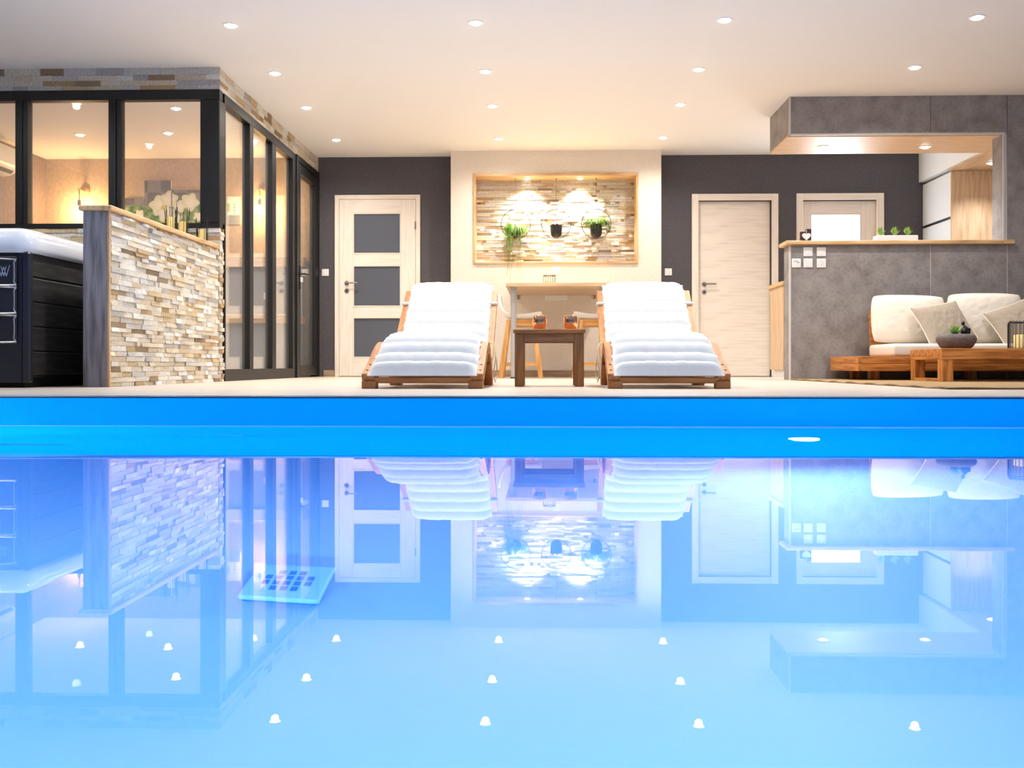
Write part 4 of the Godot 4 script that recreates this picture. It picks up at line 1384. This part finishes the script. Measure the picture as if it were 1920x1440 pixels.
func bar_table() -> void:
	var t := thing("bar_table", "light wooden bar table fixed to the cream pier with grey steel leg", "table", Vector3(0.138, 0, -10.75))
	bw(t, "table_top", M["pale_oak_x"], -0.383, 0.66, 0.918, 0.957, -11.388, -10.1, 0.004)
	for x in [-0.306, 0.582]:
		var mb := MB.new()
		mb.lathe([Vector2(0.0, 0.012), Vector2(0.029, 0.012), Vector2(0.029, 0.905), Vector2(0.04, 0.907), Vector2(0.04, 0.918), Vector2(0.0, 0.918)], 24, Vector3(x - 0.138, 0, 0.55))
		var lg := fin(t, "leg", mb, M["steel"])
		var f := MB.new()
		f.lathe([Vector2(0.0, 0.0), Vector2(0.033, 0.0), Vector2(0.033, 0.012), Vector2(0.0, 0.0121)], 20, Vector3(x - 0.138, 0, 0.55))
		fin(lg, "foot_cap", f, M["rubber"])
	bw(t, "wall_bracket", M["white_plastic"], 0.01, 0.265, 0.862, 0.9175, -11.389, -11.36, 0.003)
	for x in [-0.295, 0.557]:
		bw(t, "angle_bracket", M["nickel"], x, x + 0.016, 0.872, 0.9175, -11.389, -11.36, 0.002)
	for s in [-1.0, 1.0]:
		var st := thing("bar_stool", "white shell bar stool with splayed wooden legs on the table's steel leg side" if s < 0 else "white shell bar stool with splayed wooden legs half behind the right lounger", "bar stool", Vector3(0.138 + s * 0.375, 0, -10.5), 0.0, "bar stools at the high table")
		# legs splay outwards from under the seat
		for a in [-1.0, 1.0]:
			for b in [-1.0, 1.0]:
				var l := MB.new()
				var foot := Vector3(a * 0.205, 0.0, b * 0.19)
				var head := Vector3(a * 0.125, 0.60, b * 0.12)
				leg_board(l, foot, head, 0.052, 0.040)
				fin(st, "leg", l, M["birch_y"])
			bx(st, "foot_rail", M["birch_z"], a * 0.182 - 0.012, a * 0.182 + 0.012, 0.15, 0.185, -0.16, 0.16, 0.003)
		for b in [-1.0, 1.0]:
			bx(st, "foot_rail", M["birch_x"], -0.165, 0.165, 0.125, 0.16, b * 0.168 - 0.012, b * 0.168 + 0.012, 0.003)
			bx(st, "seat_rail", M["birch_x"], -0.15, 0.15, 0.53, 0.60, b * 0.115 - 0.012, b * 0.115 + 0.012, 0.003)
		for a in [-1.0, 1.0]:
			bx(st, "seat_rail", M["birch_z"], a * 0.125 - 0.012, a * 0.125 + 0.012, 0.53, 0.60, -0.11, 0.11, 0.003)
		# moulded shell, its back towards the outside of the table
		var prof := bend([Vector2(-s * 0.215, 0.640), Vector2(-s * 0.185, 0.655), Vector2(-s * 0.06, 0.640), Vector2(s * 0.09, 0.638), Vector2(s * 0.175, 0.670), Vector2(s * 0.215, 0.75), Vector2(s * 0.24, 0.86)], 5)
		var up := []
		var dn := []
		var m := prof.size()
		for i in m:
			var f := float(i) / (m - 1)
			var half := 0.20 - 0.03 * f - 0.05 * pow(maxf(0.0, (f - 0.75) * 4.0), 2.0)
			var ru := PackedVector3Array()
			var rd := PackedVector3Array()
			for c in 13:
				var u := -1.0 + c / 6.0
				var lift := 0.028 * pow(absf(u), 3.0)
				ru.append(Vector3(prof[i].x - s * lift * f, prof[i].y + lift * (1.0 - f), u * half))
				rd.append(Vector3(prof[i].x + s * (0.010 + 0.012 * f) * f - s * lift * f, prof[i].y - (0.045 * (1.0 - f) + 0.004) * (1.0 - pow(absf(u), 4.0)) + lift * (1.0 - f) - 0.004, u * half))
			up.append(ru)
			dn.append(rd)
		var sh := MB.new()
		sh.grid(up)
		sh.grid(dn, false, false, true)
		for e in [0, m - 1]:
			sh.grid([up[e], dn[e]])
		for c in [0, 12]:
			var a1 := PackedVector3Array()
			var a2 := PackedVector3Array()
			for i in m:
				a1.append(up[i][c])
				a2.append(dn[i][c])
			sh.grid([a1, a2])
		fin(st, "seat_shell", sh, M["white_plastic"])
	var l := thing("wire_lantern", "small wire lantern with white candle on the high bar table", "lantern", Vector3(0.055, 0.957, -10.6))
	lantern(l, 0.066, 0.118, 16, 0.0022, 0.045, 0.055)

func leg_board(mb: MB, a: Vector3, b: Vector3, w: float, w2: float) -> void:
	var q := []
	for e in [[a, w], [b, w2]]:
		var h: float = e[1] / 2
		q.append([e[0] + Vector3(-h, 0, -h * 0.7), e[0] + Vector3(h, 0, -h * 0.7), e[0] + Vector3(h, 0, h * 0.7), e[0] + Vector3(-h, 0, h * 0.7)])
	for k in 4:
		var n := (k + 1) % 4
		mb.face(q[0][k], q[0][n], q[1][n], q[1][k], (q[0][k] + q[0][n]) / 2 - a)
	mb.face(q[0][0], q[0][1], q[0][2], q[0][3], Vector3.DOWN)
	mb.face(q[1][0], q[1][1], q[1][2], q[1][3], Vector3.UP)

func lantern(t: Node3D, r: float, h: float, ribs: int, rr: float, cr: float, ch: float) -> void:
	for y in [rr, h * 0.93]:
		var ring := []
		var rad := r if y < 0.1 * h else r * 0.84
		for k in 28:
			ring.append(Vector3(cos(TAU * k / 28) * rad, y, sin(TAU * k / 28) * rad))
		var mb := MB.new()
		mb.tube(ring, rr * 1.3, 6, -1.0, true)
		fin(t, "ring", mb, M["black_matt"])
	for k in ribs:
		var a := TAU * (k + 0.5) / ribs
		var e := Vector3(cos(a), 0, sin(a))
		var mb := MB.new()
		mb.tube([e * r + Vector3(0, rr, 0), e * r + Vector3(0, h * 0.86, 0), e * (r * 0.95) + Vector3(0, h * 0.94, 0), e * (r * 0.84) + Vector3(0, h * 0.99, 0)], rr, 5)
		fin(t, "rib", mb, M["black_matt"])
	var c := MB.new()
	c.lathe([Vector2(0.0, 0.0), Vector2(cr, 0.0), Vector2(cr, ch * 0.97), Vector2(cr * 0.94, ch), Vector2(cr * 0.6, ch * 0.985), Vector2(0.0, ch * 0.97)], 24)
	fin(t, "candle", c, M["wax"])
	var w := MB.new()
	w.tube([Vector3(0, ch * 0.96, 0), Vector3(0, ch + 0.008, 0)], 0.0012, 5)
	fin(t, "wick", w, M["rubber"])

func planters() -> void:
	var labels := ["hanging ring planter with trailing green plant in the niche", "hanging ring planter with small pink succulent in the niche", "hanging ring planter with bushy light green plant in the niche"]
	var xs := [-0.321, 0.139, 0.592]
	for i in 3:
		var t := thing("ring_planter", labels[i], "hanging planter", Vector3(xs[i], 1.568, -11.52))
		var ring := []
		for k in 48:
			ring.append(Vector3(cos(TAU * k / 48) * 0.167, 0.168 + sin(TAU * k / 48) * 0.167, 0))
		var mb := MB.new()
		mb.tube(ring, 0.0038, 6, -1.0, true)
		fin(t, "ring", mb, M["black_matt"])
		var bar := MB.new()
		bar.tube([Vector3(-0.158, 0.135, 0), Vector3(0.158, 0.135, 0)], 0.0028, 6)
		fin(t, "bar", bar, M["black_matt"])
		var wire := MB.new()
		wire.tube([Vector3(0, 0.335, 0), Vector3(0, 0.684, 0)], 0.0016, 5)
		fin(t, "wire", wire, M["black_matt"])
		var pot := MB.new()
		pot.lathe([Vector2(0.0, 0.008), Vector2(0.028, 0.010), Vector2(0.050, 0.025), Vector2(0.063, 0.055), Vector2(0.067, 0.09), Vector2(0.067, 0.153), Vector2(0.063, 0.153), Vector2(0.062, 0.14), Vector2(0.0, 0.138)], 28)
		fin(t, "pot", pot, M["black_matt"])
		var pl := MB.new()
		var p2 := MB.new()
		var r := RandomNumberGenerator.new()
		r.seed = 300 + i
		if i == 0:
			for k in 420:
				var a := r.randf() * TAU
				var d := Vector3(cos(a) * 0.9 + 0.12, r.randf_range(0.2, 1.0), sin(a) * 0.6 + 0.25)
				(pl if k % 3 else p2).blade(Vector3(cos(a) * 0.04, 0.145, sin(a) * 0.035), d, r.randf_range(0.09, 0.20), 0.0085, r.randf_range(2.0, 4.5), 7)
			for k in 26:
				var a := r.randf_range(1.8, 4.6)
				var q := Vector3(-0.045 + cos(a) * 0.05, 0.12, 0.05 + r.randf() * 0.03)
				var path := []
				var ln := r.randf_range(0.14, 0.36)
				var wob := r.randf_range(-0.05, 0.05)
				for j in 8:
					var f := j / 7.0
					path.append(q + Vector3(wob * f + 0.012 * sin(f * 7.0 + k), 0.03 * sin(f * PI) - ln * f, 0.01 * f))
				(pl if k % 2 else p2).tube(path, 0.0019, 4, 0.0009)
			for k in 14:
				var q := Vector3(-0.10 + r.randf() * 0.17, 0.05, 0.06 + r.randf() * 0.03)
				var path := []
				var ln := r.randf_range(0.35, 0.58)
				for j in 8:
					var f := j / 7.0
					path.append(q + Vector3(0.035 * sin(f * 3.0 + k), -ln * f * f * (1.4 - 0.4 * f), 0.145 * smoothstep(0.0, 0.55, f)))
				pl.tube(path, 0.0016, 4, 0.0008)
		elif i == 1:
			for k in 90:
				var a := r.randf() * TAU
				var d := Vector3(cos(a), r.randf_range(0.6, 1.4), sin(a))
				var rad := r.randf() * 0.06
				pl.blade(Vector3(cos(a) * rad, 0.143, sin(a) * rad), d, r.randf_range(0.035, 0.06), 0.014, 0.6, 3)
			for k in 30:
				var a := r.randf() * TAU
				p2.blade(Vector3(cos(a) * 0.04, 0.143, sin(a) * 0.04), Vector3(cos(a), 0.7, sin(a)), 0.035, 0.010, 0.5, 3)
		else:
			for k in 560:
				var a := r.randf() * TAU
				var rad := sqrt(r.randf()) * 0.15
				var q := Vector3(cos(a) * rad, 0.165 + (0.05 - rad * 0.28) * r.randf() + r.randf_range(-0.02, 0.045), sin(a) * rad * 0.55)
				(pl if k % 3 else p2).blade(q, Vector3(cos(a + r.randf()), r.randf_range(-0.2, 0.9), sin(a)), r.randf_range(0.024, 0.042), 0.019, 0.8, 3)
			for k in 30:
				var a := r.randf() * TAU
				p2.tube([Vector3(cos(a) * 0.03, 0.14, sin(a) * 0.03), Vector3(cos(a) * 0.08, 0.19, sin(a) * 0.05), Vector3(cos(a) * 0.15, 0.16, sin(a) * 0.08), Vector3(cos(a) * 0.16, 0.10, sin(a) * 0.09)], 0.0015, 4)
		var f1 := fin(t, "foliage", pl, M["leaf"] if i == 0 else M["blossom"] if i == 1 else M["leaf_light"])
		f1.set_meta("kind", "stuff")
		var f2 := fin(t, "foliage", p2, M["leaf_light"] if i == 0 else M["leaf_dark"] if i == 1 else M["leaf"])
		f2.set_meta("kind", "stuff")
		var h := MB.new()
		h.lathe([Vector2(0.0, 0.686), Vector2(0.008, 0.684), Vector2(0.008, 0.674), Vector2(0.0, 0.673)], 12)
		fin(t, "ceiling_hook", h, M["nickel"])

func pillow(w: float, h: float, th: float, pinch: float, sd: int) -> MB:
	var mb := MB.new()
	var ns := FastNoiseLite.new()
	ns.seed = sd
	ns.frequency = 4.0
	var n := 22
	for side in [1.0, -1.0]:
		var rows := []
		for j in n + 1:
			var v := -1.0 + 2.0 * j / n
			var row := PackedVector3Array()
			for i in n + 1:
				var u := -1.0 + 2.0 * i / n
				var bulge := pow(maxf((1.0 - pow(absf(u), 2.6)) * (1.0 - pow(absf(v), 2.6)), 0.0), 0.5)
				var x := u * w / 2 * (1.0 - pinch * (1.0 - v * v))
				var y := v * h / 2 * (1.0 - pinch * (1.0 - u * u))
				if pinch < 0.03:   # softly rounded corners
					var cut := 1.0 - 0.08 * pow(absf(u * v), 3.0)
					x *= cut
					y *= cut
				row.append(Vector3(x, y, side * (th / 2 * bulge + 0.012 * bulge * ns.get_noise_2d(u * 1.5, v * 1.5 + side))))
			rows.append(row)
		mb.grid(rows, false, false, side > 0)
	return mb

func sofa_corner() -> void:
	# rug first
	var rug := thing("jute_rug", "sand coloured woven jute rug with edge darkened as a shadow line under the sofa", "rug", Vector3(3.6, 0, -7.3))
	var mb := MB.new()
	mb.ex(2.215, 5.6, 0.0, 0.011, -9.17, -5.62, 0.003)
	fin(rug, "weave", mb, M["jute"]).position -= rug.position
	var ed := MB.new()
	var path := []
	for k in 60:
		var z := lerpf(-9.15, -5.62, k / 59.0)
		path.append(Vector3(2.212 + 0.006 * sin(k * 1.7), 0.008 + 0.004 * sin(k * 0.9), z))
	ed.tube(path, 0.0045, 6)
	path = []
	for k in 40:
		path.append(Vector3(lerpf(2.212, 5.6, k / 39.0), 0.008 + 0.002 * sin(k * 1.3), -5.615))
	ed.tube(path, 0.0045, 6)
	fin(rug, "shaded_edge", ed, M["rug_edge_shade"]).position -= rug.position
	var ac: Material = M["acacia_x"]
	var s := thing("platform_sofa", "low wooden platform sofa frame against the grey partition", "sofa", Vector3(3.9, 0.011, -8.74))
	bw(s, "deck", ac, 2.58, 5.25, 0.165, 0.20, -9.14, -8.36, 0.002)
	var xs := [2.585, 3.34, 4.02, 4.75, 5.25]
	for k in 4:
		for r in 2:
			var sh: float = 0.22 if r == 1 and k < 3 and k > 0 else 0.0
			bw(s, "front_board", ac, xs[k] + (sh if k > 0 else 0.0), xs[k + 1] + (0.22 if r == 1 and k < 2 else 0.0), 0.085 + r * 0.061, 0.145 + r * 0.061, -8.36, -8.33, 0.002)
	for r in 2:
		bw(s, "side_board", M["acacia_z"], 2.555, 2.585, 0.085 + r * 0.061, 0.145 + r * 0.061, -9.14, -8.33, 0.002)
	for x in [2.75, 3.55, 4.4, 5.1]:
		for z in [-9.05, -8.55]:
			bw(s, "foot", M["acacia_y"], x - 0.04, x + 0.04, 0.011, 0.165, z - 0.03, z + 0.03, 0.003)
	var bp := bx(s, "backrest", ac, 2.865 - 3.9, 5.15 - 3.9, 0.19, 0.60, -0.295, -0.265, 0.004, Vector3(-0.12, 0, 0))
	bp.name = "backrest"
	for q in [[2.84, 4.14, "cream seat cushion at the free left end of the platform sofa"], [4.15, 5.2, "cream seat cushion at the wall end of the platform sofa"]]:
		var c := thing("seat_cushion", q[2], "cushion", Vector3((q[0] + q[1]) / 2, 0.206, -8.66), 0.0, "seat cushions of the sofa")
		var cm := MB.new()
		cm.rbox(Vector3(0, 0.052, 0), Vector3(q[1] - q[0], 0.104, 0.62), 0.03, 24, 12)
		fin(c, "cover", cm, M["cream_fabric"])
	var bc := [[3.145, 0.64, 0.43, "cream back cushion at the free left end of the platform sofa"], [3.80, 0.65, 0.445, "cream back cushion in the middle of the platform sofa"], [4.46, 0.645, 0.44, "cream back cushion near the wall end of the platform sofa"]]
	for k in 3:
		var c := thing("back_cushion", bc[k][3], "cushion", Vector3(bc[k][0], 0.314, -8.85), 0.0, "back cushions of the sofa")
		var o := put(c, "cover", pillow(bc[k][1], bc[k][2], 0.22, 0.0, 400 + k).mesh(), M["cream_fabric"], Vector3(0, bc[k][2] / 2, 0), Vector3(-0.16, 0, 0.02 * (k - 1)))
		o.name = "cover"
	var p1 := thing("throw_pillow", "taupe throw pillow with white piping, tilted against the back cushions", "pillow", Vector3(3.345, 0.325, -8.60))
	throw_pillow(p1, Vector3(-0.60, 0.08, 0.20), 421)
	var p2 := thing("throw_pillow", "taupe throw pillow leaning beside the wire lantern", "pillow", Vector3(3.96, 0.325, -8.57))
	throw_pillow(p2, Vector3(-0.55, -0.25, 0.42), 422)
	# coffee table
	var t := thing("coffee_table", "low chunky acacia coffee table on the rug", "coffee table", Vector3(3.55, 0.011, -7.92))
	for k in 5:
		bw(t, "top_plank", ac, 2.945, 4.15, 0.20, 0.258, -8.25 + k * 0.13 + 0.001, -8.121 + k * 0.13 - 0.001, 0.003)
	bw(t, "front_rail", ac, 2.945, 4.15, 0.175, 0.2, -7.625, -7.601, 0.002)
	bw(t, "back_rail", ac, 2.945, 4.15, 0.175, 0.2, -8.25, -8.226, 0.002)
	bw(t, "side_rail", M["acacia_z"], 2.945, 2.97, 0.175, 0.2, -8.226, -7.625, 0.002)
	bw(t, "side_rail", M["acacia_z"], 4.125, 4.15, 0.175, 0.2, -8.226, -7.625, 0.002)
	for x in [2.946, 4.064]:
		for z in [-8.245, -7.690]:
			bw(t, "leg", M["acacia_y"], x, x + 0.085, 0.011, 0.2, z, z + 0.085, 0.003)
		bw(t, "foot_rail", M["acacia_z"], x, x + 0.085, 0.011, 0.034, -8.16, -7.69, 0.002)
	var b := thing("planter_bowl", "round grey stone-look bowl with a small succulent on the coffee table", "planter", Vector3(3.17, 0.258, -7.9))
	var bm := MB.new()
	bm.lathe([Vector2(0.0, 0.0), Vector2(0.098, 0.0), Vector2(0.12, 0.018), Vector2(0.142, 0.055), Vector2(0.147, 0.078), Vector2(0.14, 0.098), Vector2(0.118, 0.113), Vector2(0.108, 0.112), Vector2(0.10, 0.098), Vector2(0.0, 0.095)], 36)
	fin(b, "bowl", bm, M["bowl_grey"])
	var so := MB.new()
	so.lathe([Vector2(0.106, 0.096), Vector2(0.06, 0.104), Vector2(0.0, 0.106)], 24)
	fin(b, "soil", so, M["soil"])
	var su := MB.new()
	var sd := MB.new()
	for k in 34:
		var a := k * 2.4
		var lean := 0.15 + 1.3 * (k / 34.0)
		(su if k < 20 else sd).blade(Vector3(-0.012, 0.104, 0.01), Vector3(cos(a) * lean, 1.0, sin(a) * lean), 0.085, 0.020, 0.35 * lean, 4)
	fin(b, "succulent", su, M["leaf_light"])
	fin(b, "outer_leaves", sd, M["leaf_grey"])
	var o := thing("black_ornament", "small glossy black figure standing in the grey bowl", "ornament", Vector3(3.232, 0.364, -7.89))
	var om := MB.new()
	om.lathe([Vector2(0.0, 0.0), Vector2(0.028, 0.0), Vector2(0.033, 0.022), Vector2(0.026, 0.048), Vector2(0.017, 0.062), Vector2(0.009, 0.069), Vector2(0.0075, 0.074)], 20)
	om.rbox(Vector3(0.024, 0.03, 0.008), Vector3(0.030, 0.05, 0.028), 0.012, 12, 8)
	fin(o, "body", om, M["black_gloss"])
	var oh := MB.new()
	oh.lathe([Vector2(0.0, 0.072), Vector2(0.010, 0.075), Vector2(0.0135, 0.088), Vector2(0.011, 0.101), Vector2(0.0, 0.107)], 16, Vector3(-0.014, 0, 0))
	fin(o, "head", oh, M["black_gloss"])
	var l := thing("wire_lantern", "black wire lantern with thick cream candle on the coffee table", "lantern", Vector3(3.665, 0.258, -7.86))
	lantern(l, 0.112, 0.216, 26, 0.003, 0.072, 0.108)

func throw_pillow(t: Node3D, rot: Vector3, sd: int) -> void:
	var mb := pillow(0.43, 0.40, 0.13, 0.06, sd)
	var o := put(t, "cover", mb.mesh(), M["taupe_fabric"], Vector3(0, 0.16, 0), rot)
	var pp := []
	for q in [[-1, -1, 1, -1], [1, -1, 1, 1], [1, 1, -1, 1], [-1, 1, -1, -1]]:
		for k in 12:
			var u := lerpf(q[0], q[2], k / 12.0)
			var v := lerpf(q[1], q[3], k / 12.0)
			pp.append(Vector3(u * 0.215 * (1.0 - 0.06 * (1.0 - v * v)), v * 0.20 * (1.0 - 0.06 * (1.0 - u * u)), 0))
	var pm := MB.new()
	pm.tube(pp, 0.004, 6, -1.0, true)
	fin(o, "piping", pm, M["cream_fabric"])
